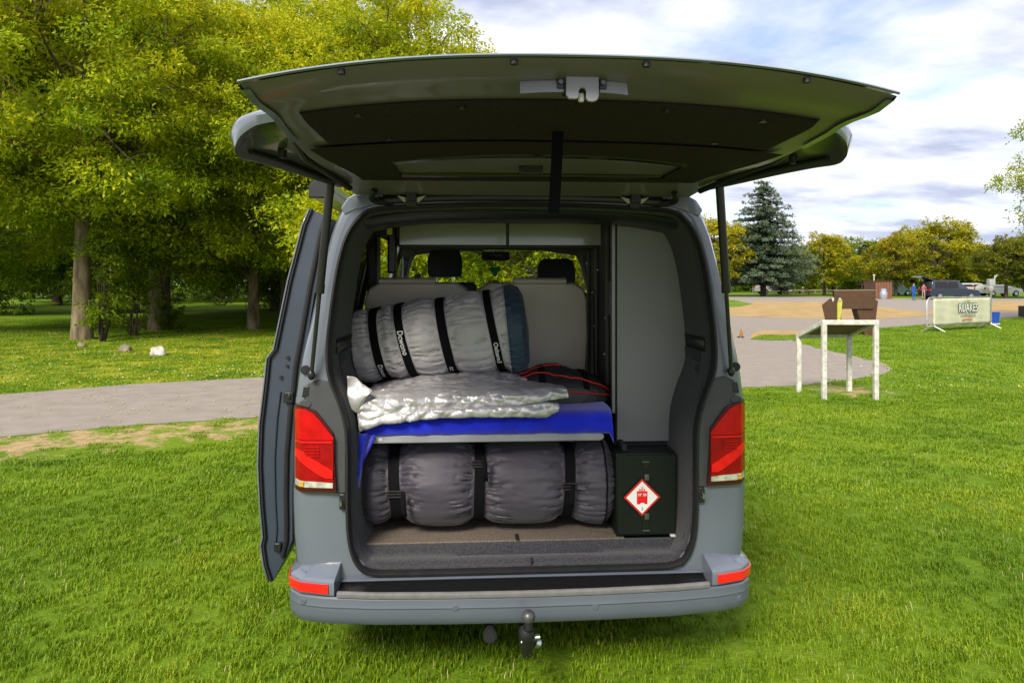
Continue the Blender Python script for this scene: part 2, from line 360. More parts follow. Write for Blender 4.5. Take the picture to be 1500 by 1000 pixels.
def field(dn0, dn1, dens, keepfrac=None):
    hw = lambda d: d*.80+1.5
    n = int(dens*hw(dn1)*2*(dn1-dn0)); x = rng.uniform(-hw(dn1), hw(dn1), n); y = rng.uniform(dn0, dn1, n)
    k = np.abs(x) < hw(y); x, y = x[k], y[k]
    pth = in_poly(x, y, P_PATH) & ~in_poly(x, y, P_ISLE) & ~in_poly(x, y, P_ISLE2) | in_poly(x, y, P_SAND) | in_poly(x, y, P_SAND2)
    nz = np.array([mnoise.noise(Vector((a*3.1, b*3.1, 0)))+.5*mnoise.noise(Vector((a*8, b*8, 3))) for a, b in zip(x, y)])
    dr = dryness(x, y)
    ok = ~pth & ~((dr > .12) & (nz < (dr-.30)*1.3)) 
    x, y, nz, dr = x[ok], y[ok], nz[ok], dr[ok]
    s = rng.uniform(.75, 1.15, len(x))*(1+.12*nz)*(1-.35*dr)
    return np.stack([x, y, np.zeros_like(x)], -1), s, rng.uniform(0, 6.28, len(x))
t1 = tuft_mesh('grass_tuft', 40, .055, .033, .0042, 1); t2 = tuft_mesh('grass_tuft', 38, .095, .034, .0076, 2); t3 = tuft_mesh('grass_tuft', 32, .16, .036, .014, 3)
for (a, b, de, src) in ((1.9, 5.2, 240, t1), (5.2, 10.5, 95, t2), (10.5, 30, 26, t3)):
    P_, s_, r_ = field(a, b, de); o = scatter('lawn_grass', P_, s_, r_, src)
    tag(o, 'short green lawn grass', 'grass')

M_STRAW = mat('dead_stem', (.42, .36, .16), .8, col2=(.30, .24, .09))
t4 = tuft_mesh('dead_tuft', 5, .10, .040, .0032, 9); t4.data.materials[0] = M_STRAW
P_, s_, r_ = field(1.9, 9, 16); tag(scatter('dead_grass', P_, s_, r_, t4), 'dry straw-coloured stems among the lawn grass', 'grass')
t5 = tuft_mesh('weed_tuft', 9, .035, .030, .014, 12)
P_, s_, r_ = field(1.9, 9, 9); tag(scatter('clover_patches', P_, s_, r_, t5), 'broad-leaved clover and weeds among the lawn grass', 'weeds')
# fallen leaves and daisies on the lawn: tiny quads, one object of stuff
mb = MB(); mbf = MB()
for _ in range(1500):
    y = random.uniform(10.5, 24); x = random.uniform(-.78*y, -.30*y+1)
    if in_poly(np.array([x]), np.array([y]), P_PATH)[0]: continue
    s = random.uniform(.012, .03); a = random.uniform(0, pi); z = random.uniform(.03, .05)
    mb.add([(x+cos(a)*s, y+sin(a)*s, z), (x-sin(a)*s, y+cos(a)*s, z+.01), (x-cos(a)*s, y-sin(a)*s, z), (x+sin(a)*s, y-cos(a)*s, z+.012)], [(0, 1, 2, 3)], random.choice((0, 0, 1)))
for _ in range(160):
    y = random.uniform(9, 30); x = random.uniform(.45*y, .8*y)
    s = random.uniform(.012, .022); a = random.uniform(0, pi); z = .045
    mb.add([(x+cos(a)*s, y+sin(a)*s, z), (x-sin(a)*s, y+cos(a)*s, z+.01), (x-cos(a)*s, y-sin(a)*s, z), (x+sin(a)*s, y-cos(a)*s, z+.012)], [(0, 1, 2, 3)], 1)
for _ in range(260):
    y = random.uniform(7, 11.5); x = random.uniform(-.78*y, -.25*y); s = random.uniform(.008, .022); a = random.uniform(0, pi); z = .012
    mb.add([(x+cos(a)*s, y+sin(a)*s, z), (x-sin(a)*s, y+cos(a)*s, z+.006), (x-cos(a)*s, y-sin(a)*s, z), (x+sin(a)*s, y-cos(a)*s, z+.008)], [(0, 1, 2, 3)], 0)
o = part('fallen_leaves', mb, [mat('leaf_litter', (.55, .45, .08), .8), mat('daisy_white', (.75, .72, .5), .8)], smooth=0); tag(o, 'fallen yellow leaves and daisies scattered in the lawn', 'leaves', kind='stuff')

# ------------------------------------------------------------------ trees
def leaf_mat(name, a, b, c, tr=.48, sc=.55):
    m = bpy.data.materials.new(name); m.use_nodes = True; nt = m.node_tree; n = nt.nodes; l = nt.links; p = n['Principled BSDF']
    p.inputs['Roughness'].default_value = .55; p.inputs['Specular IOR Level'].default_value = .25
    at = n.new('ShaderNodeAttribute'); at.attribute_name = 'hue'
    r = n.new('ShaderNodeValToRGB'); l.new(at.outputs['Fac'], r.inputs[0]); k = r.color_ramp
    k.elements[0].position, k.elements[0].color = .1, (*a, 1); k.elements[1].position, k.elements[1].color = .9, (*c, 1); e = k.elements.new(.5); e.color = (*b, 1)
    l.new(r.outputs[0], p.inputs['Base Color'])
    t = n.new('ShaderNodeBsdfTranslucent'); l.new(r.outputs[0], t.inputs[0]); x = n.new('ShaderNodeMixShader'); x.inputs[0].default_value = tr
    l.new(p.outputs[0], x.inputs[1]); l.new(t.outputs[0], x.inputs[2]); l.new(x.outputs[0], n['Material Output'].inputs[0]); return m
M_YG = leaf_mat('leaf_yellow_green', (.15, .25, .006), (.33, .41, .008), (.62, .57, .012))
M_GR = leaf_mat('leaf_green', (.065, .13, .006), (.155, .235, .008), (.30, .36, .010))
M_OR = leaf_mat('leaf_autumn', (.12, .16, .010), (.33, .31, .012), (.55, .38, .02))
M_YE = leaf_mat('leaf_yellow', (.15, .19, .008), (.38, .36, .012), (.60, .50, .02))
M_SP = leaf_mat('spruce_needle', (.03, .06, .03), (.075, .12, .065), (.18, .23, .14), .15)
M_OL = leaf_mat('leaf_olive', (.07, .10, .008), (.17, .19, .010), (.30, .28, .02))
M_BARK = mat('bark', (.23, .185, .11), .95, col2=(.085, .065, .04), nscale=7, detail=9, bump=1, bscale=22, spec=.1, stretch=(1, 1, .25))
M_BARKD = mat('bark_dark', (.09, .07, .05), .95, col2=(.04, .03, .022), nscale=7, detail=8, bump=1, bscale=25, spec=.1, stretch=(1, 1, .3))

def leaf_mesh(name, C, R, n_each, size, mtl, seed, droop=.5, asp=.42, flat=.62, hue_c=None, zr=None):
    """C clump centres (k,3), R clump radii -> thousands of leaf-sized faces"""
    r = np.random.default_rng(seed); k = len(C); tot = k*n_each
    ci = np.repeat(np.arange(k), n_each)
    # leaves sit on short twigs inside each clump
    tw = max(4, n_each//9); td = r.normal(size=(k, tw, 3)); td /= np.linalg.norm(td, axis=2, keepdims=True); td[:, :, 2] = td[:, :, 2]*.8+.1
    ti = r.integers(0, tw, tot); d = td[ci, ti]
    rad = r.uniform(.25, 1.08, tot)**.75
    pos = d*rad[:, None]*R[ci][:, None]; pos[:, 2] *= flat
    pos += r.normal(size=(tot, 3))*(R[ci][:, None]*.10)
    pos[:, 2] -= (np.hypot(pos[:, 0], pos[:, 1])/R[ci])**2*R[ci]*.22
    pos += C[ci]
    ax = d+r.normal(size=(tot, 3))*.75; ax[:, 2] -= droop; ax /= np.linalg.norm(ax, axis=1, keepdims=True)
    up = r.normal(size=(tot, 3))*.6+np.array([0, 0, 1.]); sd_ = np.cross(ax, up); sd_ /= np.linalg.norm(sd_, axis=1, keepdims=True)+1e-9
    ln = size*r.uniform(.6, 1.3, tot); wd = ln*asp
    nrm = np.cross(sd_, ax)
    p0 = pos; p2 = pos+ax*ln[:, None]; mid = pos+ax*(ln*.45)[:, None]-nrm*(wd*.25)[:, None]
    p1 = mid+sd_*(wd*.5)[:, None]; p3 = mid-sd_*(wd*.5)[:, None]
    v = np.stack([p0, p1, p2, p3], 1).reshape(-1, 3).astype(np.float32)
    f = np.arange(tot*4).reshape(-1, 4)
    me = bpy.data.meshes.new(name); me.vertices.add(len(v)); me.vertices.foreach_set('co', v.ravel()); me.loops.add(f.size); me.loops.foreach_set('vertex_index', f.ravel().astype(np.int32))
    me.polygons.add(tot); me.polygons.foreach_set('loop_start', np.arange(0, f.size, 4)); me.update(calc_edges=True); me.materials.append(mtl)
    hc = (hue_c if hue_c is not None else r.uniform(.25, .75, k))[ci]+r.normal(size=tot)*.16
    a = me.attributes.new('hue', 'FLOAT', 'FACE'); a.data.foreach_set('value', np.clip(hc, 0, 1).astype(np.float32))
    return me
def tree_meshes(seed, H, cr, trunk_h, tr, mtl, bark=None, ncl=150, nle=260, lsz=.16, droop=.5, low=0.25, clr=(.55, .95), egg=1.0, lean=(0, 0), flat=.62, top_yellow=.35):
    """returns (trunk mesh, crown mesh) for a broad-leaved tree standing on the origin"""
    r = random.Random(seed); mb = MB()
    tp = [Vector((lean[0]*t*t+.12*tr*sin(3*t+seed), lean[1]*t*t+.1*tr*cos(4*t+seed), H*.86*t)) for t in [i/10 for i in range(11)]]
    rad = [tr*(1.0 if i else 1.12)*max(.12, (1-.085*i)) for i in range(11)]
    mb.tube([tp[0]-Vector((0, 0, .15))]+tp, [tr*1.4]+rad, 12)
    C = []; R = []; hz = []
    def trunk_at(z): 
        t = min(max(z/(H*.86), 0), 1)*10; i = min(int(t), 9); return tp[i].lerp(tp[i+1], t-i), lerp(rad[i], rad[i+1], t-i)
    cz0 = H*low; ch = H-cz0
    while len(C) < ncl:
        u = Vector((r.gauss(0, 1), r.gauss(0, 1), r.gauss(0, 1))).normalized()
        q = r.uniform(.30, 1)**.45
        bulge = 1+.28*mnoise.noise(u*1.7+Vector((seed, 0, 0)))+.12*mnoise.noise(u*4+Vector((0, seed, 0)))
        z = cz0+ch*(.5+.5*u.z*q*min(bulge, 1.1))
        k = (1-.18*max(0, u.z))*egg if u.z > 0 else 1
        p = Vector((u.x*cr*q*bulge*k, u.y*cr*q*bulge*k, z)); tpz, _ = trunk_at(z*.8); p.x += tpz.x; p.y += tpz.y
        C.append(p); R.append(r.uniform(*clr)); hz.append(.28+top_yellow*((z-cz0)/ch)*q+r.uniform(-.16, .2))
    # limbs: main limbs from the trunk, then twigs to the clumps
    nl = 9; limbs = []
    for i in range(nl):
        z0 = lerp(trunk_h, H*.7, (i/nl)**.9); a = i*2.4+seed; b, rr = trunk_at(z0); ln = cr*r.uniform(.45, .75)
        pts = [b]; dirv = Vector((cos(a), sin(a), r.uniform(.7, 1.3))).normalized()
        for s in range(5):
            dirv = (dirv+Vector((r.uniform(-.25, .25), r.uniform(-.25, .25), r.uniform(-.05, .2)))).normalized(); pts.append(pts[-1]+dirv*ln/5*1.3)
        mb.tube(pts, [rr*.62*(1-.15*s) for s in range(6)], 7); limbs.append(pts)
    allp = [(p, j, k) for j, L_ in enumerate(limbs) for k, p in enumerate(L_)]+[(p, -1, k) for k, p in enumerate(tp) if p.z > trunk_h*.8]
    for c in r.sample(C, min(len(C), 110)):
        b = min(allp, key=lambda t: (t[0]-c).length+(.8 if t[0].z > c.z else 0))[0]; d = c-b
        m1 = b+d*.4+Vector((r.uniform(-.2, .2), r.uniform(-.2, .2), .12*d.length)); m2 = b+d*.75+Vector((r.uniform(-.15, .15), r.uniform(-.15, .15), .1*d.length))
        mb.tube([b, m1, m2, c], [.045, .032, .02, .008], 5, cap=False)
    tm = mesh_of('trunk', mb.v, mb.f, [bark or M_BARK], mb.mi, 60)
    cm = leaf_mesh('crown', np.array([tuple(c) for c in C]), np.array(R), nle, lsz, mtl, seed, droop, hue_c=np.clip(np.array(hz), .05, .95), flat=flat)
    return tm, cm
def spruce_meshes(seed, H, R0, tr=.22):
    r = random.Random(seed); mb = MB(); mb.tube([(0, 0, -.1), (0, 0, H*.5), (0, 0, H*.98)], [tr*1.2, tr*.7, .03], 10)
    C = []; R = []; hz = []; z = H*.13
    while z < H*.985:
        t = (z-H*.13)/(H*.87); Rz = R0*(1-t)**.72*(.55+.45*min(1, t*6+.35)); n = max(4, int(13*(1-t)+4)); a0 = r.uniform(0, 6)
        for i in range(n):
            a = a0+2*pi*i/n+r.uniform(-.2, .2); ln = Rz*r.uniform(.75, 1.12); zz = z+r.uniform(-.25, .25)
            tipz = zz-ln*.10+ln*ln*.02
            mb.tube([(0, 0, zz), (cos(a)*ln*.5, sin(a)*ln*.5, zz-.02*ln), (cos(a)*ln*.95, sin(a)*ln*.95, tipz)], [.05, .03, .012], 4, cap=False)
            m = max(2, int(ln/.42))
            for k in range(m):
                q = (k+.9)/m; C.append((cos(a)*ln*q+r.uniform(-.15, .15), sin(a)*ln*q+r.uniform(-.15, .15), lerp(zz, tipz, q)+r.uniform(-.06, .06))); R.append((.42 if q > .5 else .36)*(1-.45*t)); hz.append(.15+.6*q**2+r.uniform(-.1, .15))
        z += .46*(1-.45*t)
    tm = mesh_of('trunk', mb.v, mb.f, [M_BARKD], mb.mi, 60)
    cm = leaf_mesh('crown', np.array(C), np.array(R), 62, .17, M_SP, seed, .35, asp=.34, flat=.42, hue_c=np.clip(np.array(hz), 0, 1))
    return tm, cm
def plant(name, meshes, label, x, y, rz=0, s=1.0, group=None, sz=None, cat='tree'):
    o = thing(name, label, cat, (x, y, 0), rz, group); o.scale = (s, s, sz or s)
    for nm, me in zip(('trunk', 'crown'), meshes):
        c = bpy.data.objects.new(nm, me); COL.objects.link(c); c.parent = o
    return o
T_A = tree_meshes(11, 12.2, 5.0, 3.4, .27, M_YG, ncl=370, nle=400, lsz=.135, low=.22, clr=(.5, .95), top_yellow=.5)
T_B = tree_meshes(23, 11.2, 4.7, 2.0, .24, M_YG, ncl=330, nle=390, lsz=.135, low=.15, clr=(.5, .95), top_yellow=.42)
T_C = tree_meshes(37, 12.0, 4.4, 2.2, .22, M_YG, ncl=300, nle=360, lsz=.14, low=.14, clr=(.55, 1.0))
T_D = tree_meshes(41, 11.0, 4.6, 2.4, .26, M_GR, M_BARKD, ncl=200, nle=260, lsz=.20, low=.02, clr=(.6, 1.1), top_yellow=.4)
def at(px, py): return G(px, py)
x, y = at(122, 497); plant('maple_tree', T_A, 'big yellow-green tree with the thick bare pale trunk, first from the left beside the path', x, y, .4)
x, y = at(228, 484); plant('maple_tree', T_B, 'yellow-green tree with a shorter dark-shaded trunk, just behind the white stone', x, y, 2.2)
x, y = at(402, 452); plant('maple_tree', T_C, 'yellow-green tree whose trunk stands just left of the open sliding door, beside the bicycle', x, y, 1.0, 1.12)
x, y = (-4.6, 24.5); plant('maple_tree', T_B, 'yellow-green tree directly behind the van, its crown above the open tailgate', x, y, 4.4, 1.08)
x, y = (-17.5, 21.5); plant('maple_tree', T_C, 'yellow-green tree cut by the left border of the photo', x, y, 3.0, 1.05)
for x, y, s, rz, me_, lab in ((-9.0, 27.5, 1.12, .8, T_A, 'tall yellow-green tree rising between the second trunk and the open tailgate'), (-1.9, 30.5, .98, 2.1, T_A, 'yellow-green tree whose crown edge meets the sky above the middle of the tailgate'),
        (-14.8, 29, 1.2, 5.1, T_B, 'yellow-green tree filling the gap above the thick pale trunk')): plant('maple_tree', me_, lab, x, y, rz, s)
T_L = tree_meshes(91, 5.2, 2.7, .9, .12, M_YG, ncl=150, nle=220, lsz=.15, low=.03, clr=(.45, .8), top_yellow=.5)
for x, y, s, rz, lab in ((-2.9, 17.5, 1.0, .3, 'low bushy tree seen through the windscreen behind the driver headrest'), (1.0, 18.5, .9, 1.9, 'low bushy tree seen through the windscreen right of the mirror'), (-6.2, 21.5, .86, 3.1, 'yellow-green tree hanging low beyond the path directly left of the van roof'), (-8.9, 23.5, .82, 5.1, 'yellow-green tree with low hanging branches left of the sliding door')): plant('bushy_tree', T_L if 'windscreen' in lab else T_B, lab, x, y, rz, s)
for i, (x, y, s, rz, lab) in enumerate(((-26, 34, 1.1, 0, 'dark-trunked tree deep in the wood behind the thick pale trunk'), (-20, 36, 1.15, 1.3, 'dark tree in the wood in the gap between the two nearest trunks'), (-13.2, 38, 1.1, 2.2, 'dark tree in the wood above the white stone'),
        (-8.2, 37, 1.05, 4.0, 'green tree in the wood seen beside the sliding door'), (-2.2, 34, .95, 5.0, 'green tree seen through the windscreen left of the mirror'), (2.8, 36, .66, .6, 'green tree seen through the windscreen right of the mirror'),
        (-33, 42, 1.2, 2.6, 'dark tree at the far left corner of the wood'))):
    plant('wood_tree', T_D if i not in (4, 5) else T_C, lab, x, y, rz, s, group='trees of the wood behind the lawn')
for i, (x, y, s, rz) in enumerate(((-36, 54, 1.2, 1), (-29, 57, 1.1, 2), (-23.5, 55, 1.2, 3), (-17, 58, 1.15, 4), (-11, 56, 1.1, 5), (-5, 58, 1.15, .5), (1, 57, .9, 1.5))):
    plant('wood_tree', T_D, ('first', 'second', 'third', 'fourth', 'fifth', 'sixth', 'seventh')[i]+' dark tree from the left in the last row of the wood', x, y, rz, s, group='back row of trees in the wood')
# shoots round the two nearest trunks
def shrub(px, py, h, wd, seed, label, m=M_GR, ncl=26, group=None):
    x, y = G(px, py); r = random.Random(seed); C = []; R = []; mb = MB()
    for i in range(ncl):
        a = r.uniform(0, 6.28); z = h*(.12+.86*r.random()); d = wd*sqrt(r.random())*(1-.35*z/h); C.append((cos(a)*d, sin(a)*d, z)); R.append(r.uniform(.14, .30)*(.6+h*.25))
        if i % 2: mb.tube([(cos(a)*.06, sin(a)*.06, -.05), (cos(a)*d*.5, sin(a)*d*.5, z*.55), C[-1]], [.016, .01, .004], 5, cap=False)
    cm = leaf_mesh('foliage', np.array(C), np.array(R), 95, .11, m, seed, .4)
    o = thing('shrub', label, 'shrub', (x, y, 0), 0, group)
    c = bpy.data.objects.new('foliage', cm); COL.objects.link(c); c.parent = o
    part('stem', mb, M_BARKD, o, 60)
shrub(150, 500, 3.3, .55, 5, 'leafy shoots growing up beside the thick pale trunk', M_GR, 40)
shrub(196, 492, 3.6, .7, 6, 'leafy shoots between the two nearest trunks', M_GR, 46)
shrub(250, 484, 1.0, .5, 7, 'low leafy sprouts at the foot of the second trunk', M_GR, 14)
for i, (x, y, h, wd) in enumerate(((-31, 47, 3, 3.2), (-25.5, 48, 2.6, 3.0), (-20, 47, 2.2, 2.6), (-15.5, 48, 1.7, 2.4), (-10.5, 50, 1.6, 2.4), (-5, 50, 2.4, 3), (0, 50, 2.4, 3))):
    px = 750+x/y*1000; py = HOR+1000*CAM_H/y
    shrub(px, py, h, wd, 60+i, ('first', 'second', 'third', 'fourth', 'fifth', 'sixth', 'seventh')[i]+' dark bush from the left along the edge of the wood', M_GR, 60, 'bushes at the edge of the wood')

# the far wood behind reads as one dark mass
def mass(name, label, x0, x1, y0, y1, h, n, m, seed, nle=110, lsz=.34):
    r = random.Random(seed); C = []; R = []
    for i in range(n):
        x = r.uniform(x0, x1); C.append((x, r.uniform(y0, y1), h*(.05+.9*r.random())*(.8+.3*mnoise.noise(Vector((x*.25, seed, 0)))))); R.append(r.uniform(.7, 1.4))
    o = bpy.data.objects.new(name, leaf_mesh(name, np.array(C), np.array(R), nle, lsz, m, seed, .4)); COL.objects.link(o); return tag(o, label, 'wood', kind='stuff')
mass('far_wood', 'dense dark wood closing the view behind the left lawn', -66, 0, 62, 68, 8, 900, M_GR, 3)
mass('far_wood', 'low distant treeline beyond the car park', 18, 110, 112, 120, 7.5, 700, M_GR, 4, 90, .5)
# far right side trees
T_E = tree_meshes(51, 8.2, 3.6, 1.6, .20, M_OR, M_BARKD, ncl=120, nle=150, lsz=.26, low=.16, clr=(.55, .95))
T_F = tree_meshes(61, 8.4, 3.5, 1.6, .20, M_YE, M_BARKD, ncl=120, nle=150, lsz=.26, low=.14, clr=(.55, .95))
T_G = tree_meshes(71, 8.6, 4.2, 2.0, .22, M_OL, M_BARKD, ncl=140, nle=150, lsz=.27, low=.2, clr=(.55, 1.0))
T_H = tree_meshes(81, 8.4, 3.8, 1.6, .2, M_GR, M_BARKD, ncl=110, nle=140, lsz=.28, low=.1, clr=(.6, 1.0))
def far_tree(meshes, H0, px, py, top, label, rz=0, name='park_tree', group=None, wid=1.0):
    x, y = G(px, py); s = ((HOR-top)/FPX*y+CAM_H)/H0; wid *= 1.15
    o = plant(name, meshes, label, x, y, rz, s*wid, group, sz=s); return o
far_tree(T_F, 8.4, 1046, 434, 312, 'yellow-green tree peeping out right behind the van roof corner', .5)
S_A = spruce_meshes(5, 11.5, 4.6)
far_tree(S_A, 11.5, 1118, 434, 262, 'tall blue-green spruce standing beyond the gravel', 0, 'spruce_tree')
far_tree(S_A, 11.5, 1144, 431.5, 372, 'small dark spruce tucked behind the tall spruce', 2, 'spruce_tree', wid=.8)
far_tree(T_F, 8.4, 1207, 433, 338, 'bright yellow tree between the tall spruce and the brown hut', 2.0)
far_tree(T_H, 8.4, 1258, 431.5, 346, 'green tree behind the brown hut, left of the orange one', 1.0)
far_tree(T_H, 8.4, 1172, 430, 362, 'green tree in the gap right behind the tall spruce', 3.0)
far_tree(T_E, 8.2, 1312, 434, 340, 'orange-tinged autumn tree to the right of the brown hut', .8)
far_tree(T_F, 8.4, 1368, 432.5, 318, 'tallest yellow-green tree, behind the dark car', 3.3, wid=1.15)
far_tree(T_E, 8.2, 1338, 431.5, 338, 'orange autumn tree behind the person in blue', 2.8)
far_tree(T_G, 8.6, 1422, 431.5, 352, 'olive tree above the banner', 1.5)
far_tree(T_G, 8.6, 1474, 436.5, 346, 'olive tree with a visible dark trunk right of the banner', 2.5)
far_tree(T_G, 8.6, 1508, 436, 340, 'olive tree cut by the right border', .2)
for i in range(18):
    px = 1000+i*36+random.uniform(-8, 8)
    far_tree((T_H, T_G, T_F, T_H)[i % 4], 8.5, px, 428, 350+random.uniform(-8, 10), '%s background tree from the left in the distant row beyond the car park' % ('first second third fourth fifth sixth seventh eighth ninth tenth eleventh twelfth thirteenth fourteenth fifteenth sixteenth seventeenth eighteenth'.split()[i]), i*1.7, group='distant row of trees')
x, y = (23.4, 25.5); plant('maple_tree', T_C, 'near tree whose leafy edge enters at the right border above the banner', x, y, 1.0, .82, sz=.90)

# stones
def stone(px, py, wpx, seed, label, m):
    x, y = G(px, py); s = wpx/FPX*y/2; r = Vector((seed*3.1, 0, 0))
    mb = MB().ell((0, 0, s*.45), (s, s*.8, s*.72), 18, 12, fn=lambda d: d*(1+.35*mnoise.noise(d/s*1.4+r)+.1*mnoise.noise(d/s*4+r)))
    single('stone', mb, m, label, 'stone', (x, y, 0), smooth=28)
M_ST = mat('pale_stone', (.62, .58, .50), .9, col2=(.32, .29, .24), nscale=6, bump=.8, bscale=20)
M_ST2 = mat('dull_stone', (.26, .22, .15), .9, col2=(.14, .12, .09), nscale=6, bump=.8, bscale=20)
stone(232, 521, 24, 1, 'white stone lying alone on the lawn', M_ST)
stone(120, 508, 12, 2, 'small brown stone at the foot of the thick pale trunk', M_ST2)
stone(184, 515, 18, 3, 'flat dull stone between the trunk and the white stone', M_ST2)
# ================================================================== THE VAN (van coordinates: x right, y forward from the rear face, z up)
PAINT = mat('grey_paint', (.122, .140, .176), .30, metal=.0, coat=1.0, col2=(.115, .132, .166), nscale=3, spec=.5)
PAINTD = mat('bumper_paint', (.088, .102, .128), .36, coat=.7, col2=(.080, .094, .118), nscale=3)
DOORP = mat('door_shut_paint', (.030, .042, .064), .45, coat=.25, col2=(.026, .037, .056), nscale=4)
RUB = mat('black_rubber', (.012, .012, .013), .55, nscale=20, spec=.4)
TRIM = mat('grey_trim_plastic', (.05, .053, .056), .6, nscale=10, bump=.15, bscale=300)
FELT = mat('charcoal_felt', (.052, .052, .060), .95, col2=(.024, .024, .028), nscale=150, detail=2, bump=.6, bscale=420, spec=.1, sheen=.15)
LINER = mat('tailgate_felt', (.048, .037, .047), .95, col2=(.022, .017, .021), nscale=120, detail=3, bump=.5, bscale=380, spec=.1, stretch=(1, 4, 1))  # felt tinted towards magenta to cancel the green light off the lawn
CARPET = mat('brown_carpet', (.24, .195, .16), .97, col2=(.11, .09, .072), nscale=190, detail=3, bump=.8, bscale=400, spec=.05)
DARK = mat('dark_interior', (.02, .02, .022), .8, nscale=8)
BLACKP = mat('black_plastic', (.013, .013, .014), .35, nscale=10, bump=.1, bscale=200)
GLOSSB = mat('gloss_black', (.006, .006, .007), .12, nscale=6)
STEEL = mat('brushed_steel', (.55, .56, .57), .3, metal=1, nscale=20)
WHITEP = mat('white_plastic', (.6, .6, .58), .4)
SEATG = mat('seat_vinyl', (.60, .57, .47), .55, col2=(.54, .51, .42), nscale=5, bump=.15, bscale=220)
PANELG = mat('grey_laminate', (.215, .215, .22), .6, col2=(.20, .20, .205), nscale=2, bump=.05, bscale=200)
def glass_mat(name, tint, a, rough=.02):
    m = bpy.data.materials.new(name); m.use_nodes = True; nt = m.node_tree; n = nt.nodes; l = nt.links; n.remove(n['Principled BSDF'])
    t = n.new('ShaderNodeBsdfTransparent'); t.inputs[0].default_value = (*tint, 1); g = n.new('ShaderNodeBsdfGlossy'); g.inputs['Roughness'].default_value = rough
    x = n.new('ShaderNodeMixShader'); f = n.new('ShaderNodeLayerWeight'); f.inputs[0].default_value = .15
    ad = n.new('ShaderNodeMath'); ad.operation = 'MULTIPLY_ADD'; pw = n.new('ShaderNodeMath'); pw.operation = 'POWER'; l.new(f.outputs['Facing'], pw.inputs[0]); pw.inputs[1].default_value = 3; l.new(pw.outputs[0], ad.inputs[0]); ad.inputs[1].default_value = a*.8; ad.inputs[2].default_value = .04
    l.new(ad.outputs[0], x.inputs[0]); l.new(t.outputs[0], x.inputs[1]); l.new(g.outputs[0], x.inputs[2]); l.new(x.outputs[0], n['Material Output'].inputs[0]); return m
GLASS = glass_mat('window_glass', (.80, .86, .80), 1.0); PRIV = glass_mat('privacy_glass', (.06, .065, .07), 1.0)
def lens_mat(name, col, em=0):
    m = mat(name, col, .25, coat=.12, col2=tuple(c*.75 for c in col), nscale=24, spec=.2); return m
RED = lens_mat('red_lens', (.50, .004, .004)); REDD = lens_mat('dark_red_lens', (.30, .003, .004)); REDB = lens_mat('bright_red_lens', (.80, .012, .01))
CLEAR = mat('clear_lens', (.75, .72, .66), .12, metal=.35, coat=1, col2=(.45, .42, .38), nscale=45); AMB = lens_mat('amber_lens', (.75, .35, .02))

van = thing('camper_van', 'grey-blue camper van with its tailgate raised, loaded with bedrolls', 'van', (0, 0, 0), van=True)
# rows: aperture A(x,z), outer silhouette S(x,z)
A_ = [(.60, .462), (.66, .478), (.70, .53), (.722, .62), (.728, .75), (.728, .95), (.735, 1.07), (.762, 1.17), (.797, 1.26), (.808, 1.34), (.803, 1.45), (.785, 1.60), (.762, 1.74), (.728, 1.85), (.675, 1.925), (.60, 1.962), (.3, 1.98), (0, 1.985)]
S_ = [(.91, .30), (.935, .42), (.952, .53), (.958, .62), (.962, .75), (.962, .95), (.960, 1.07), (.952, 1.17), (.937, 1.26), (.92, 1.34), (.895, 1.45), (.862, 1.60), (.828, 1.74), (.800, 1.85), (.775, 1.925), (.74, 1.985), (.42, 2.035), (0, 2.045)]
nk = len(A_)
full = [(-1, k) for k in range(nk)]+[(1, k) for k in range(nk-2, -1, -1)]
def P(sgn, xz, y): return (sgn*xz[0], y, xz[1])
def mixp(a, b, t): return (lerp(a[0], b[0], t), lerp(a[1], b[1], t))
ys = [.30, .36, 1.06, 1.18, 1.24, 2.36, 2.46, 2.6, 3.05, 3.20, 3.95, 4.10, 4.55, 4.80]
def sect(k, y):
    x, z = S_[k]
    rz = interp(y, [0, 3.0, 3.2, 3.95, 4.1, 4.55, 4.8, 4.9], [2.05, 2.04, 1.96, 1.27, 1.17, 1.05, .95, .9])
    if z > 1.05 and rz < 2.04: z = 1.05+(z-1.05)*(max(rz, .7)-1.05)/(2.045-1.05) if rz > 1.05 else min(z, rz)
    if rz <= 1.05: z = min(S_[k][1], rz)
    f = interp(y, [0, 3.9, 4.5, 4.8], [1, .985, .93, .80]); 
    up = interp(y, [0, 2.9, 3.95], [1, 1, .93]) if S_[k][1] > 1.1 else 1
    return (x*f*up, z)
mb = MB()
cols = []
for s, k in full:
    a, b = A_[k], S_[k]; row = [P(s, mixp(a, b, -.10), .05), P(s, mixp(a, b, -.04), .012), P(s, a, .0), P(s, mixp(a, b, .35), -.004), P(s, mixp(a, b, .72), .002), P(s, mixp(a, b, .92), .028), P(s, b, .075)]
    for y in ys: row.append(P(s, sect(k, y), y))
    cols.append(row)
NR = 7
def openq(i, j):
    """holes of the windows and of the sliding door, i = row pair, j = column pair"""
    s, k = full[i]; s2, k2 = full[i+1]; kk = min(k, k2); jj = j-NR
    if jj < 0: return False
    side = 8 <= kk <= 12
    if jj == 1 and side: return 'q'                    # rear quarter windows
    if jj == 4 and s < 0 and s2 <= 0 and kk <= 13 : return 'd'   # sliding door opening, left side
    if jj == 4 and side: return 'q2'
    if jj == 7 and side: return 'f'
    if jj == 9 and kk >= 11: return 'w'
    return False
verts = [p for r in cols for p in r]; m_ = len(cols[0]); faces = []; holes = {}
for i in range(len(cols)-1):
    for j in range(m_-1):
        q = (i*m_+j, i*m_+j+1, (i+1)*m_+j+1, (i+1)*m_+j); o_ = openq(i, j)
        if o_: holes.setdefault((o_, full[i][0] if full[i][1] < nk-1 else 1), []).append(q)
        else: faces.append(q)
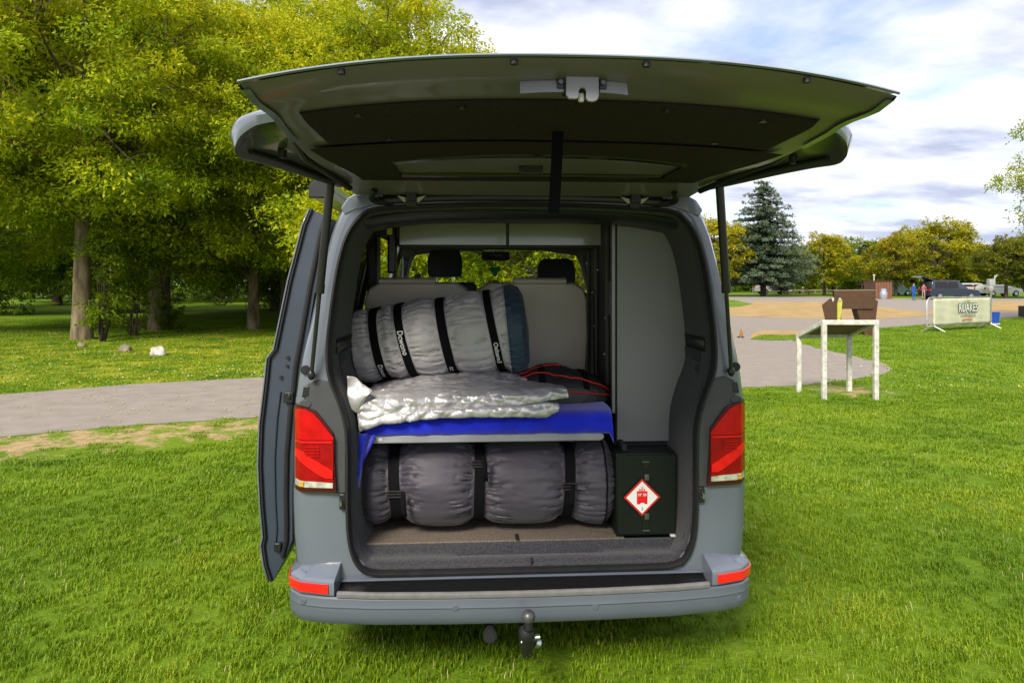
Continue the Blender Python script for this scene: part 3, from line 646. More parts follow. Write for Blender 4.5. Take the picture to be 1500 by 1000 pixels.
# nose cap
fr = [i*m_+m_-1 for i in range(len(cols))]; faces.append(tuple(fr))
mb.add(verts, faces)
body = part('body', mb, [PAINT, DARK], van, 40)
sm = body.modifiers.new('shell', 'SOLIDIFY'); sm.thickness = .022; sm.offset = -1; sm.material_offset = 1; sm.material_offset_rim = 0
for (kind, s), qs in holes.items():
    if kind == 'd': continue
    g = MB().add(verts, qs); used = sorted({i for q in qs for i in q}); mp_ = {a: b for b, a in enumerate(used)}
    off = -.008
    g = MB().add([(verts[i][0]*(1+off), verts[i][1], verts[i][2]+(-.005 if kind == 'w' else 0)) for i in used], [tuple(mp_[i] for i in q) for q in qs])
    part('windscreen' if kind == 'w' else 'side_window', g, GLASS if kind in ('w', 'q2', 'f') else PRIV, van, 60)

# aperture closed outline, clockwise, used by seals and trims
ap = [P(s, A_[k], 0) for s, k in full]
ap = [ap[0]]+[tuple(p) for p in spl(ap, 3)][1:]
apf = ap+[(x, 0, .460) for x in (.45, .3, .15, 0, -.15, -.3, -.45)]
def inset(pts, d, y, cz=1.2):
    n = len(pts); out = []
    for i in range(n):
        a, b = Vector(pts[i-1]), Vector(pts[(i+1) % n]); t = (b-a); t.y = 0; t.normalize(); nrm = Vector((-t.z, 0, t.x))
        p = Vector(pts[i]); c = Vector((0, 0, cz))
        if (c-p).dot(nrm) < 0: nrm = -nrm
        out.append((p.x+nrm.x*d, y, p.z+nrm.z*d))
    return out
mb = MB().loft([inset(apf, -.004, -.006), inset(apf, -.002, -.020), inset(apf, .007, -.022), inset(apf, .013, -.012), inset(apf, .013, .02)], cap=False)
part('door_seal', mb, RUB, van, 60)
mb = MB().loft([inset(apf, .012, .016), inset(apf, .020, .022), inset(apf, .026, .05), inset(apf, .030, .12), inset(apf, .032, .22), inset(apf, .034, .34)], cap=False)
part('aperture_trim', mb, FELT, van, 50)
# lip of black plastic between seal and lamps
for s in (-1, 1):
    pts = [(.732, .80), (.732, 1.06), (.758, 1.160), (.798, 1.252), (.845, 1.262), (.885, 1.245), (.89, 1.20), (.885, 1.15), (.85, 1.13), (.780, 1.04), (.775, .80)]
    mb = MB().prism([(s*a, b) for a, b in pts], -.012, .02); part('pillar_cover', mb, TRIM, van, 0, bevel=.003)
# sill: painted strip, felt covered step, floor
mb = MB()
for Yz in ([(.02, .43), (-.015, .437), (-.02, .445), (-.012, .452), (.0, .452)],):
    mb.grid([[(x, y, z) for y, z in Yz] for x in np.linspace(-.80, .80, 9)])
part('sill_strip', mb, PAINTD, van, 60)
xs = np.linspace(-.70, .70, 71); rows = []
for x in xs:
    r = max(0, min(1, (.33-abs(x-.02))/.02)); row = []
    for y, z in [(.022, .474), (.030, .480), (.036, .492), (.050, .497), (.060, .500), (.072, .500-.012*r), (.105, .503-.014*r), (.115, .514), (.125, .531), (.14, .534)]:
        row.append((x, y, z+.0))
    rows.append(row)
part('sill_carpet', MB().grid(rows), FELT, van, 60)
part('sill_latch', MB().box(.028, .036, .018, .042, .476, .500).box(-.055, .05, .020, .03, .470, .474), [BLACKP], van, bevel=.002)
mb = MB().box(-.75, .75, .13, 3.2, .500, .526); part('load_floor', mb, DARK, van)
mb = MB().box(-.70, .45, .135, 1.2, .527, .538); part('carpet', mb, CARPET, van, bevel=.004)
part('pull_tab', MB().box(-.028, -.012, .128, .20, .5385, .5425), RUB, van, bevel=.002)
mb = MB().box(-.86, .86, .13, 4.5, .26, .30).box(-.70, .70, .02, .14, .30, .435).box(-.45, .45, 1.1, 3.4, .22, .27); part('underbody', mb, DARK, van)
# rear inner side trims and header
for s in (-1, 1):
    rows = [[(s*x, y, z) for x, z in ((.70, .53), (.72, .75), (.725, 1.0), (.76, 1.17), (.79, 1.30), (.785, 1.36))] for y in (.10, .5, 1.05)]
    part('side_trim', MB().grid(rows), FELT, van, 60, solid=.015)
    rows = [[(s*x, y, z) for x, z in ((.785, 1.36), (.78, 1.42))] for y in (.05, .5, 1.05)]
    part('belt_trim', MB().grid(rows), BLACKP, van, 60, solid=.01)
part('pillar_trim', MB().box(-.80, -.745, 1.02, 1.19, .8, 1.92), BLACKP, van, bevel=.01)
mb = MB(); 
rows = [[(x, y, 1.945-.05*(abs(x)/.7)**4+dz) for y, dz in ((.03, .01), (.05, -.015), (.12, -.022), (.3, -.02), (.32, .03))] for x in np.linspace(-.66, .66, 21)]
part('header_trim', mb.grid(rows), BLACKP, van, 60)
part('headliner', MB().grid([[(x, y, 2.0-.03*(abs(x)/.72)**4) for y in (.3, 1.5, 3.0)] for x in np.linspace(-.72, .72, 15)]), mat('headliner_cloth', (.10, .10, .095), .9), van, 60, solid=.01)
# painted gutter between roof edge and hinge line
part('roof_gutter', MB().grid([[(x, y, z-.02*(abs(x)/.6)**3) for y, z in ((-.006, 1.99), (-.018, 2.005), (-.012, 2.022), (.03, 2.035))] for x in np.linspace(-.60, .60, 17)]), BLACKP, van, 60)

# tail lamps
def lamp(s):
    root = thing('tmp', '', ''); bpy.data.objects.remove(root)
    def surf(x, z, o=0):     # lamp face wraps round the corner of the van
        t = (abs(x)-.775)/(.945-.775); y = -.030+.012*t+.085*max(0, t-.72)**1.5*4
        return (s*(abs(x)), y-o, z)
    def plate(poly, o, th=.012, n=7):
        """thick plate on the lamp surface, polygon cut into vertical strips"""
        xs_ = np.linspace(min(p[0] for p in poly), max(p[0] for p in poly), n); rows_f = []
        b = MB(); top = []; bot = []
        for x in xs_:
            zs = []
            for i in range(len(poly)):
                (x0, z0), (x1, z1) = poly[i], poly[(i+1) % len(poly)]
                if min(x0, x1)-1e-9 <= x <= max(x0, x1)+1e-9:
                    if abs(x1-x0) < 1e-9: zs += [z0, z1]
                    else: zs.append(z0+(z1-z0)*(x-x0)/(x1-x0))
            lo, hi = min(zs), max(zs); bot.append((x, lo)); top.append((x, hi))
        ring = lambda i: [surf(*bot[i], o), surf(*top[i], o), surf(*top[i], o-th), surf(*bot[i], o-th)]
        return b.loft([ring(i) for i in range(n)])
    outl = [(.764, .808), (.953, .812), (.953, 1.14), (.940, 1.162), (.88, 1.150), (.845, 1.135), (.777, 1.045)]
    h = part('tail_lamp', plate(outl, .0, .05, 13), mat('lamp_housing', (.05, .001, .0015), .3, coat=.15), van, 30)
    ins = [(.776, .84), (.950, .84), (.950, 1.135), (.94, 1.15), (.885, 1.137), (.85, 1.122), (.776, 1.035)]
    part('lens', plate([(.775, .850), (.939, .860), (.939, 1.02), (.775, 1.02)], .006), REDD, h, 30)
    part('lens', plate([(.775, 1.022), (.939, 1.022), (.939, 1.138), (.930, 1.152), (.885, 1.142), (.850, 1.126), (.775, 1.032)], .007), RED, h, 30)
    part('lens', plate([(.777, .828), (.938, .832), (.938, .858), (.84, .854), (.777, .848)], .006), CLEAR, h, 30)
    part('lens', plate([(.895, .836), (.912, .836), (.912, .852), (.895, .852)], .010, .006, 3), AMB, h, 30)
    part('light_bar', plate([(.777, .868), (.812, .868), (.938, .955), (.938, .982), (.915, .982), (.777, .898)], .011, .008), REDB, h, 30)
    part('light_bar', plate([(.780, 1.010), (.936, 1.010), (.936, 1.016), (.780, 1.016)], .011, .006, 5), REDB, h, 30)
    for k in range(4): part('light_bar', plate([(.83, .955+k*.012), (.89, .955+k*.012), (.89, .959+k*.012), (.83, .959+k*.012)], .011, .005, 3), RED, h, 30)
for s in (-1, 1): lamp(s)
# dark socket covers above the lamps, small black panel
for s in (-1, 1):
    part('lamp_cap', MB().prism([(s*.920, 1.160), (s*.875, 1.148), (s*.865, 1.165), (s*.885, 1.184), (s*.912, 1.176)], -.016, .02), TRIM, van, 0, bevel=.004)
    part('pillar_insert', MB().prism([(s*.906, 1.190), (s*.878, 1.195), (s*.874, 1.238), (s*.898, 1.236)], -.014, .02), BLACKP, van, 0, bevel=.003)
    part('striker', MB().box(s*.742-.012, s*.742+.012, -.022, .0, .735, .80), BLACKP, van, bevel=.004)
    part('striker_loop', MB().tube([(s*.745, -.02, .755), (s*.745, -.036, .758), (s*.745, -.036, .772), (s*.745, -.02, .775)], .004, 6), STEEL, van)

# bumper
def plan(t):
    """outer plan curve of the bumper, t in -1..1 -> (x, y)"""
    a = abs(t); x = interp(a, [0, .25, .5, .68, .78, .86, .92, 1], [0, .30, .60, .80, .90, .955, .972, .98]); y = interp(a, [0, .25, .5, .68, .78, .86, .92, 1], [-.135, -.130, -.116, -.090, -.060, -.005, .07, .28])
    return (x if t > 0 else -x, y)
def plann(t):
    a, b = plan(t-.01), plan(t+.01); tx, ty = b[0]-a[0], b[1]-a[1]; L_ = math.hypot(tx, ty); return (ty/L_, -tx/L_)
def bsweep(ts, prof):
    rows = []
    for t in ts:
        x, y = plan(t); n_ = plann(t); rows.append([(x+n_[0]*o, y+n_[1]*o, z) for o, z in prof])
    return rows
ts = np.linspace(-.995, .985, 61); ts = np.clip(ts, -.985, .985)
mb = MB().loft(bsweep(np.linspace(-.98, .98, 61), [(-.05, .306), (-.012, .308), (-.002, .322), (.002, .345), (.0, .372), (.003, .378), (.001, .386), (-.002, .408), (-.008, .414), (-.06, .414)]))
part('bumper', mb, PAINTD, van, 28)
for s in (-1, 1):
    tt = np.linspace(.645, .985, 25)*s; rows = []
    for t_ in tt:
        e_ = max(0, 1-(abs(t_)-.63)/.10)**2; g_ = .06*e_
        rows += bsweep([t_], [(-.06, .4165), (-.010, .4165), (-.003, .422), (-.002, .468), (-.005, .476), (-.013, .483), (-.030, .490), (-.060, .505), (-.085, .517), (-.105, .518), (-.12, .45)])
    mb = MB().loft(rows)
    part('bumper_corner', mb, PAINT, van, 28)
    tt = np.linspace(.665, .93, 13)*s
    mb = MB().loft(bsweep(tt, [(.0, .428), (.004, .430), (.004, .464), (.0, .466), (-.01, .45)])); part('reflector', mb, mat('reflector_red', (.80, .01, .012), .25, coat=1, nscale=200, col2=(.6, .01, .01)), van, 30)
ts2 = np.linspace(-.635, .635, 41)
rows = [[(plan(t)[0], plan(t)[1]+o, z) for o, z in ((.005, .4145), (.006, .424), (.012, .430), (.030, .432), (.032, .426), (.05, .427), (-.004-plan(t)[1], .438))] for t in ts2]
part('step_pad', MB().grid(rows, 0), mat('step_plastic', (.008, .008, .009), .35, spec=.3, nscale=30, bump=.25, bscale=260), van, 40)
rows = [[(plan(t)[0], plan(t)[1]+o, z) for o, z in ((.0, .4145), (-.0015, .418), (-.001, .430), (.004, .434), (.016, .4345), (.017, .430))] for t in ts2]
part('step_edge', MB().grid(rows), mat('step_edge_plastic', (.17, .165, .165), .35, nscale=30), van, 40)
for px, py in ((445, 880), (667, 889.5), (872, 888), (1083, 876)):
    # sensors lie on the bumper curve
    best = min(np.linspace(-.9, .9, 721), key=lambda t: abs(750+1000*van2w((*plan(t), 0)).x/van2w((*plan(t), 0)).y-px))
    x, y = plan(best); n_ = plann(best); z = CAM_H-(py-HOR)/1000*van2w((x, y, 0)).y; c = Vector((x, y, z)); nn = Vector((n_[0], n_[1], 0)); a = nn.cross(Vector((0, 0, 1)))
    ring = lambda r, o: [c+nn*o+a*cos(k*pi/8)*r+Vector((0, 0, 1))*sin(k*pi/8)*r for k in range(16)]
    part('parking_sensor', MB().loft([ring(.0135, .0), ring(.0135, .002), ring(.012, .0028)]).loft([ring(.0105, .0025), ring(.010, .0045)]), PAINTD, van, 30)

# tow ball and socket
o_ = V(774, 903, -.29); bx, bz = o_[0], o_[2]
mb = MB().ell((bx, -.29, bz), (.026, .026, .026), 20, 14); tb = part('tow_ball', mb, mat('ball_steel', (.10, .10, .105), .38, metal=.5, col2=(.06, .06, .06), nscale=20), van)
part('ball_neck', MB().tube([(bx, -.29, bz-.02), (bx, -.29, bz-.045)], [.015, .017], 14).tube([(bx, -.289, bz-.045), (bx-.004, -.285, bz-.058), (bx-.006, -.28, bz-.078)], [.022, .030, .031], 16), BLACKP, tb, 50)
part('swan_neck', MB().loft([[(bx-.004+cos(a)*wx, yy+sin(a)*wy, zz) for a in np.linspace(0, 2*pi, 15)[:-1]] for zz, wx, wy, yy in ((bz-.075, .030, .028, -.28), (bz-.10, .029, .028, -.275), (bz-.14, .026, .030, -.26), (bz-.165, .020, .028, -.245), (bz-.182, .010, .02, -.23))]).tube([(bx, -.24, bz-.16), (bx, -.1, bz-.15), (bx, .05, bz-.09)], .024, 10), BLACKP, tb, 50)
part('lock_knob', MB().tube([(bx+.02, -.27, bz-.088), (bx+.045, -.272, bz-.086)], [.011, .011], 14).tube([(bx+.03, -.262, bz-.11), (bx+.045, -.262, bz-.118)], .017, 12), STEEL, tb, 50)
part('rivet', MB().ell((bx-.026, -.302, bz-.088), (.0045, .004, .006), 8, 6), STEEL, tb)
for k in range(6):
    c = Vector((bx+.006*(-1)**k, -.290+.004*k*.4, bz-.10-.011*k)); part('rivet', MB().ell(c, (.0016, .002, .0018), 6, 5), STEEL, tb)
o_ = V(718, 931, -.12); part('towing_socket', MB().tube([(o_[0], -.10, o_[2]), (o_[0], -.125, o_[2])], .028, 20).tube([(o_[0], -.125, o_[2]), (o_[0], -.130, o_[2])], .022, 20).tube([(o_[0], -.1, o_[2]+.02), (o_[0], .06, o_[2]+.06)], .014, 8), mat('socket_plastic', (.02, .02, .021), .6, spec=.2), van, 40)
part('tow_bar', MB().box(-.5, .5, .05, .11, .25, .31), BLACKP, van, bevel=.01)
part('exhaust', MB().tube([(.53, .05, .27), (.53, .6, .27)], .026, 12), mat('exhaust_steel', (.25, .22, .18), .5, metal=1), van)

# wheels
for s in (-1, 1):
    for yy in (.98, 3.98):
        ring = lambda r, x: [(s*x, yy+cos(k*pi/16)*r, .33+sin(k*pi/16)*r) for k in range(32)]
        wh = part('wheel', MB().loft([ring(.20, .72), ring(.31, .70), ring(.332, .73), ring(.332, .90), ring(.31, .93), ring(.21, .925)]), mat('tyre_rubber', (.02, .02, .02), .85), van, 30)
        part('rim', MB().loft([ring(.205, .90), ring(.205, .926), ring(.16, .90), ring(.05, .905)]), STEEL, wh, 30)

for s in (-1, 1): part('roof_corner', MB().prism([(s*.58, 1.975), (s*.68, 1.955), (s*.735, 1.93), (s*.752, 1.96), (s*.725, 2.0), (s*.68, 2.025), (s*.58, 2.038)], -.006, .06), PAINT, van, 0, bevel=.006)
# hinges with bright wedges
for px in (603, 929):
    c = V(px, 292, -.012); x = c[0]; h = part('hinge', MB().box(x-.020, x+.020, -.05, .0, 1.985, 2.03).box(x-.022, x+.022, -.028, -.020, 1.963, 1.99), BLACKP, van, bevel=.003)
    for sg in (-1, 1): part('hinge_wedge', MB().prism([(x+sg*.023, 2.0), (x+sg*.058, 2.008), (x+sg*.030, 1.982), (x+sg*.023, 1.982)], -.030, -.020), mat('pale_bracket', (.5, .5, .47), .4), h, 0)

# ---- tailgate
def zc(y): return interp(y, [-1.42, -1.39, -1.34, -1.22, -1.15, -.95, -.75, -.40, -.15, -.01], [2.128, 2.118, 2.104, 2.098, 2.085, 2.066, 2.055, 2.05, 2.035, 2.012])
def hw(y): return interp(y, [-1.42, -1.36, -1.2, -1.0, -.75, -.4, -.15, -.01], [.712, .705, .695, .70, .71, .715, .715, .69])
def cz(x): return .055*(abs(x)/.72)**2.6
def cy(x): return .05*(abs(x)/.72)**2
tg = part('tailgate', MB().grid([[(t*hw(y), y+cy(t*hw(y))*min(1, -y/1.41)**3, zc(y)-cz(t*hw(y))*min(1, max(0, (-y-.25)/1.1))) for t in np.linspace(-1, 1, 41)] for y in (-.01, -.06, -.15, -.28, -.4, -.58, -.75, -.85, -.95, -1.05, -1.15, -1.22, -1.28, -1.34, -1.37, -1.39, -1.40, -1.41)]), mat('tailgate_inner_paint', (.145, .122, .148), .42, coat=.35, col2=(.135, .114, .138), nscale=3), van, 50)  # magenta tint in the base colour offsets green bounce light from the grass
def tz(x, y): return zc(y)-cz(x)*min(1, max(0, (-y-.25)/1.1))
def ty(x, y): return y+cy(x)*min(1, -y/1.41)**3
# outer skin
rows = []
for y, dz in ((-1.413, .001), (-1.418, .004), (-1.412, .009), (-1.3, .026), (-1.0, .045), (-.7, .05), (-.3, .045), (-.05, .03), (.02, .02), (.03, .0)):
    yy = max(y, -1.41); rows.append([(t*(hw(yy)+(.006 if y < -.9 else 0)), ty(t*hw(yy), y) if y < 0 else y, tz(t*hw(yy), min(yy, -.01))+dz) for t in np.linspace(-1, 1, 41)])
part('outer_skin', MB().grid(rows), PAINT, tg, 50)
for s in (-1, 1):   # painted side edge between wing and lip
    rows = []
    for y in np.linspace(-1.40, -.99, 9):
        x = hw(y); rows.append([(s*(x-.015), ty(x, y), tz(x, y)-.004), (s*(x+.003), ty(x, y), tz(x, y)-.006), (s*(x+.010), ty(x, y), tz(x, y)+.004), (s*(x+.008), ty(x, y), tz(x, y)+interp(y, [-1.41, -1.3, -1.0], [.004, .014, .026])), (s*x, ty(x, y), tz(x, y)+interp(y, [-1.41, -1.3, -1.0], [.006, .024, .044]))])
    part('side_edge', MB().grid(rows), PAINT, tg, 60)
    # wing wrapping round the pillar
    ol = [(.735, -.10, 2.028, 2.08), (.80, -.30, 2.03, 2.09), (.845, -.50, 2.03, 2.10), (.885, -.68, 2.026, 2.105), (.902, -.76, 2.020, 2.105), (.905, -.80, 2.022, 2.108), (.895, -.85, 2.036, 2.113), (.86, -.91, 2.058, 2.118), (.80, -.965, 2.078, 2.121), (.70, -1.01, 2.082, 2.118)]
    ol = [tuple(p) for p in zip(*[np.interp(np.linspace(0, 9, 46), range(10), [q[c] for q in ol]) for c in range(4)])]
    # smooth
    for _ in range(3): ol = [ol[0]]+[tuple((ol[i-1][c]+2*ol[i][c]+ol[i+1][c])/4 for c in range(4)) for i in range(1, len(ol)-1)]+[ol[-1]]
    R1 = []; R2 = []
    for i, (x, y, zb, zt) in enumerate(ol):
        a, b = ol[max(0, i-1)], ol[min(len(ol)-1, i+1)]; tx, ty_ = b[0]-a[0], b[1]-a[1]; L_ = math.hypot(tx, ty_)+1e-9; nx_, ny_ = -ty_/L_, tx/L_
        ix = lambda d, z: (s*(x-nx_*d), y-ny_*d, z)
        yin = max(-.99, min(-.12, y*1.0)); 
        R1.append([ix(-.0, zb), ix(-.012, (zb+zt)/2), ix(-.006, zt-.012), ix(.012, zt), (s*lerp(x, .6, .5), lerp(y, yin, .5), zt+.012), (s*.60, yin, zt+.012)])
        R2.append([ix(.0, zb), ix(.010, zb+.002), ix(.022, zb+.020), ix(.05, zb+.030), (s*lerp(x, .69, .70), lerp(y, yin, .7), 2.072), (s*.69, yin, tz(.69, yin)+.002)])
    part('wing_skin', MB().grid(R1), PAINT, tg, 60)
    part('wing_lining', MB().grid(R2), mat('wing_inner', (.05, .05, .06), .4, coat=.3), tg, 60)
    part('wing_seal', MB().tube([(s*.715, -.95, 2.062), (s*.735, -.7, 2.040), (s*.72, -.4, 2.036), (s*.69, -.15, 2.02)], .012, 8), RUB, tg)
    part('wing_seal', MB().tube([(s*.87, -.78, 2.040), (s*.835, -.6, 2.045), (s*.79, -.4, 2.042), (s*.735, -.2, 2.036)], .008, 8), RUB, tg)
    part('buffer', MB().tube([(s*.80, -.70, 2.06), (s*.80, -.70, 2.035)], [.014, .010], 12), RUB, tg)
    part('clip', MB().box(s*.69-.018, s*.69+.018, -1.02, -.99, 2.045, 2.065), GLOSSB, tg, bevel=.004)
# felt panels with seams
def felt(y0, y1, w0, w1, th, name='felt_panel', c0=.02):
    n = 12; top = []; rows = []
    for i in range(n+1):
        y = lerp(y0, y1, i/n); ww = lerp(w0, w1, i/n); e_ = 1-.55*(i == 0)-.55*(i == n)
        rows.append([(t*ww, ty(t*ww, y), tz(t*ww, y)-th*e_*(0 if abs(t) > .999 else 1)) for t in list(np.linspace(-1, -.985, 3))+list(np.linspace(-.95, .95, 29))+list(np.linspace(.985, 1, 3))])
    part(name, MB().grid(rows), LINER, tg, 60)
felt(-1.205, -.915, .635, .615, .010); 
# rear felt panel has a window cut-out
def wtop(x): return -.735+.10*(abs(x)/.47)**2.4
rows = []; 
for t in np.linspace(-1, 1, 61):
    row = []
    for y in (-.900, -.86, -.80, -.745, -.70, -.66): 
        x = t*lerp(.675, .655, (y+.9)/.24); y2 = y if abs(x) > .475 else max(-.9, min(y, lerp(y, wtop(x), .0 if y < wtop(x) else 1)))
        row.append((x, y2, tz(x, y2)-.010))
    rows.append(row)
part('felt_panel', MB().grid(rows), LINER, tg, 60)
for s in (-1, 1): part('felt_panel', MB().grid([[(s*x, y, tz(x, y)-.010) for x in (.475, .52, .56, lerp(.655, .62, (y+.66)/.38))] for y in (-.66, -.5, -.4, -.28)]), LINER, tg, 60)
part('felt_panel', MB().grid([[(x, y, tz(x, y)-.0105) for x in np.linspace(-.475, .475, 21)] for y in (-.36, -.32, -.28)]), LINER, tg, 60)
part('rear_window', MB().grid([[(t*.50, y, 2.10-.02*abs(t)) for t in np.linspace(-1, 1, 9)] for y in (-.76, -.6, -.34)]), mat('tinted_glass', (.004, .005, .007), .5, spec=.06), tg, 60)
wl = [(x, wtop(x)-.004, tz(x, wtop(x))-.004) for x in np.linspace(-.47, .47, 21)]
part('window_surround', MB().tube(wl, .014, 8).tube([(x, -.36, 2.045) for x in (-.47, 0, .47)], .012, 8).tube([(x, y+.03, z+.018) for x, y, z in wl], .008, 6).tube([(x, y+.08, z+.022) for x, y, z in wl], .006, 6), GLOSSB, tg)
part('wiper_motor', MB().box(-.06, .02, -.52, -.48, 2.02, 2.06), BLACKP, tg, bevel=.008)
for x, y in ((-.5, -1.17), (-.25, -1.18), (.25, -1.18), (.5, -1.17), (-.45, -.96), (.45, -.96), (-.55, -.34), (.55, -.34), (-.2, -.31), (.2, -.31)):
    zf = tz(x, y)-.011; part('trim_clip', MB().tube([(x, ty(x, y), zf+.002), (x, ty(x, y), zf-.003)], .009, 10), BLACKP, tg, 50)
for s in (-1, 1): part('wiring_sleeve', MB().tube(spl([(s*.60, -.10, 2.02), (s*.62, -.06, 1.995), (s*.60, -.02, 1.985), (s*.54, .0, 1.98)], 6), .013, 8), RUB, tg)
# latch plate with notch, brackets, pocket, buffers
c = V(846, 100, -1.325); lx = c[0]
ztop = 2.118; zb = CAM_H+(412-152)/1000*(c[0]*0+2.83-1.325+lx*.06)
plate = [(lx-.036, ztop), (lx+.036, ztop), (lx+.036, zb+.012), (lx+.032, zb+.003), (lx+.022, zb), (lx+.011, zb+.002), (lx+.008, zb+.008), (lx+.008, zb+.024), (lx+.004, zb+.030), (lx-.004, zb+.030), (lx-.008, zb+.024), (lx-.008, zb+.012), (lx-.012, zb+.006), (lx-.030, zb+.006), (lx-.036, zb+.014)]
lt = part('latch_plate', MB().prism(plate, -1.345, -1.335), mat('latch_grey', (.22, .225, .235), .42, metal=.3), tg, 0, bevel=.0015)
part('latch_pin', MB().box(lx-.0065, lx+.0065, -1.330, -1.32, zb+.004, zb+.024), WHITEP, lt, bevel=.003)
part('latch_body', MB().box(lx-.034, lx+.034, -1.333, -1.27, zb+.03, ztop), BLACKP, lt, bevel=.002)
for s in (-1, 1):
    b = part('bracket', MB().box(lx+s*.047-.008, lx+s*.047+.008, -1.335, -1.325, zb+.030, zb+.056), BLACKP, tg, bevel=.002)
    part('bolt', MB().tube([(lx+s*.047, -1.337, zb+.044), (lx+s*.047, -1.341, zb+.044)], .005, 12), mat('dark_bolt', (.12, .12, .12), .4, metal=.8), b)
    x0, x1 = lx+s*.040, lx+s*(.135 if s < 0 else .105)
    rows = [[(lerp(x0, x1, t), -1.322-.014*v+.010*t*t, 2.110-.036*v-.002*t*t*v) for v in (0, .25, .5, .75, 1)] for t in np.linspace(0, 1, 9)]
    part('handle_recess', MB().grid(rows), mat('recess_sky_tone', (.30, .32, .36), .12, coat=1), tg, 60)  # pale bluish base paints in the sky reflected by the recess
    for xx in (.14, .50): 
        x = s*xx+.0; part('buffer', MB().tube([(x, ty(x, -1.40), tz(x, -1.40)+.004), (x, ty(x, -1.40), tz(x, -1.40)-.008)], .008, 8), RUB, tg)
# pull strap
c0 = V(815, 175, -1.0); c1 = V(808, 315, -1.0)
path = [(c0[0], -1.0, c0[2]+.01)]+[(lerp(c0[0], c1[0], t), -1.0-.012*sin(pi*t), lerp(c0[2], c1[2], t)) for t in (.15, .4, .7, .95)]
mb = MB()
for dy_ in (0, .010):
    R_ = [[(p[0]+sx*.0145, p[1]+dy_+sy, p[2]) for sx, sy in ((-1, 0), (1, 0), (1, .003), (-1, .003))] for p in path]
    mb.loft(R_)
p = path[-1]; mb.loft([[(p[0]+sx*.0145, p[1]+.0065+cos(a)*.0065*q, p[2]-sin(a)*.008) for sx, q in ((-1, 1), (1, 1), (1, .5), (-1, .5))] for a in np.linspace(pi, 0, 7)])
part('pull_strap', mb, mat('webbing', (.004, .004, .005), .85, spec=.12, nscale=300, bump=.4, bscale=700), tg, 40)
part('strap_anchor', MB().box(c0[0]-.024, c0[0]+.024, -1.02, -.985, c0[2]-.006, c0[2]+.012), BLACKP, tg, bevel=.004)
# the tailgate sits a few millimetres off centre on its hinges
for o_ in [tg]+list(tg.children_recursive):
    for v_ in o_.data.vertices: v_.co.x += -.006*v_.co.y
# gas struts
for s in (-1, 1):
    a, b = Vector((s*.755, -.19, 2.03)), Vector((s*.862, -.035, 1.285)); m1 = a.lerp(b, .545)
    st = part('gas_strut', MB().tube([a, m1], .0165, 14).tube([m1-(b-a)*.035, m1+(b-a)*.012], .0185, 14), BLACKP, van, 40)
    part('strut_rod', MB().tube([m1, b], .0085, 10), mat('strut_rod_black', (.02, .02, .021), .25), st, 40)
    part('ball_joint', MB().ell(b, (.015, .017, .022), 12, 8).tube([b, b+Vector((0, .04, 0))], .008, 8), BLACKP, st)
    part('ball_joint', MB().ell(a, (.016, .016, .02), 12, 8), BLACKP, st)
    part('rubber_plug', MB().tube([(s*.893, -.0, 1.30), (s*.893, -.008, 1.30)], .019, 18).tube([(s*.893, -.008, 1.30), (s*.893, -.011, 1.30)], .013, 18), RUB, van, 40)

# sliding door, slid back along the left side, seen from its rear edge
prof = [V(px, py, .26) for px, py in ((456, 306), (446, 330), (425, 410), (404, 511), (394, 524), (389, 572), (383, 622), (381, 680), (384, 740), (388, 785), (385, 797), (389, 826), (397, 850))]
prof = [(p[0], p[2]) for p in prof]
pin = [V(px, py, .26) for px, py in ((483, 320), (476, 345), (462, 420), (448, 505), (443, 540), (440, 575), (436, 600), (430, 660), (428, 720), (428, 760), (428, 790), (420, 812), (399, 851))]
pin = [(p[0], p[2]) for p in pin]
sdr = MB().loft([[(a, .262, b) for a, b in prof]+[(a, .262, b) for a, b in reversed(pin)], [(a-.004, .28, b) for a, b in prof]+[(a+.004, .29, b) for a, b in reversed(pin)], [(a-.004, .5, b) for a, b in prof]+[(a, .5, b) for a, b in reversed(pin)]])
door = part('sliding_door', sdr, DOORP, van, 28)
# outer skin panel runs forward
rows = [[(a-.010, y, b) for a, b in prof] for y in (.245, .25, .8, 1.36)]
part('door_skin', MB().grid(rows), PAINT, door, 60, solid=.006)
part('door_seal', MB().tube([(a+.004, .252, b) for a, b in prof], .006, 6), RUB, door)
part('door_seal', MB().tube([(lerp(a[0], b[0], .80), .256, lerp(a[1], b[1], .80)) for a, b in zip(prof, pin)][:-1], .011, 8), RUB, door)
part('door_rib', MB().tube([(lerp(a[0], b[0], .42), .258, lerp(a[1], b[1], .42)) for a, b in zip(prof, pin)][5:-2], .006, 8), DOORP, door)
part('door_frame', MB().loft([[(a, y, b) for a, b in ((-1.05, .5), (-1.03, .5), (-1.0, 1.2), (-1.02, 1.2))] for y in (.5, 1.34)]), DARK, door)
part('door_window', MB().grid([[(x, y, z) for z, x in ((1.32, -1.015), (1.6, -.965), (1.84, -.915))] for y in (.42, 1.25)]), PRIV, door, 60)
for px, py in ((421, 524), (411, 553), (420, 536)):
    c = V(px, py, .25); part('bolt', MB().tube([(c[0], .262, c[2]), (c[0], .252, c[2])], .0075 if py != 536 else .006, 12), BLACKP, door, 40)
c = V(423, 580, .25); part('door_latch', MB().box(c[0]-.02, c[0]+.022, .235, .262, c[2]-.028, c[2]+.02).box(c[0]+.0, c[0]+.014, .228, .24, c[2]-.012, c[2]+.012), BLACKP, door, bevel=.004)
c = V(408, 800, .25); part('guide_block', MB().box(c[0]-.018, c[0]+.012, .24, .262, c[2]-.02, c[2]+.018), BLACKP, door, bevel=.004)
c = V(424, 600, .3); 
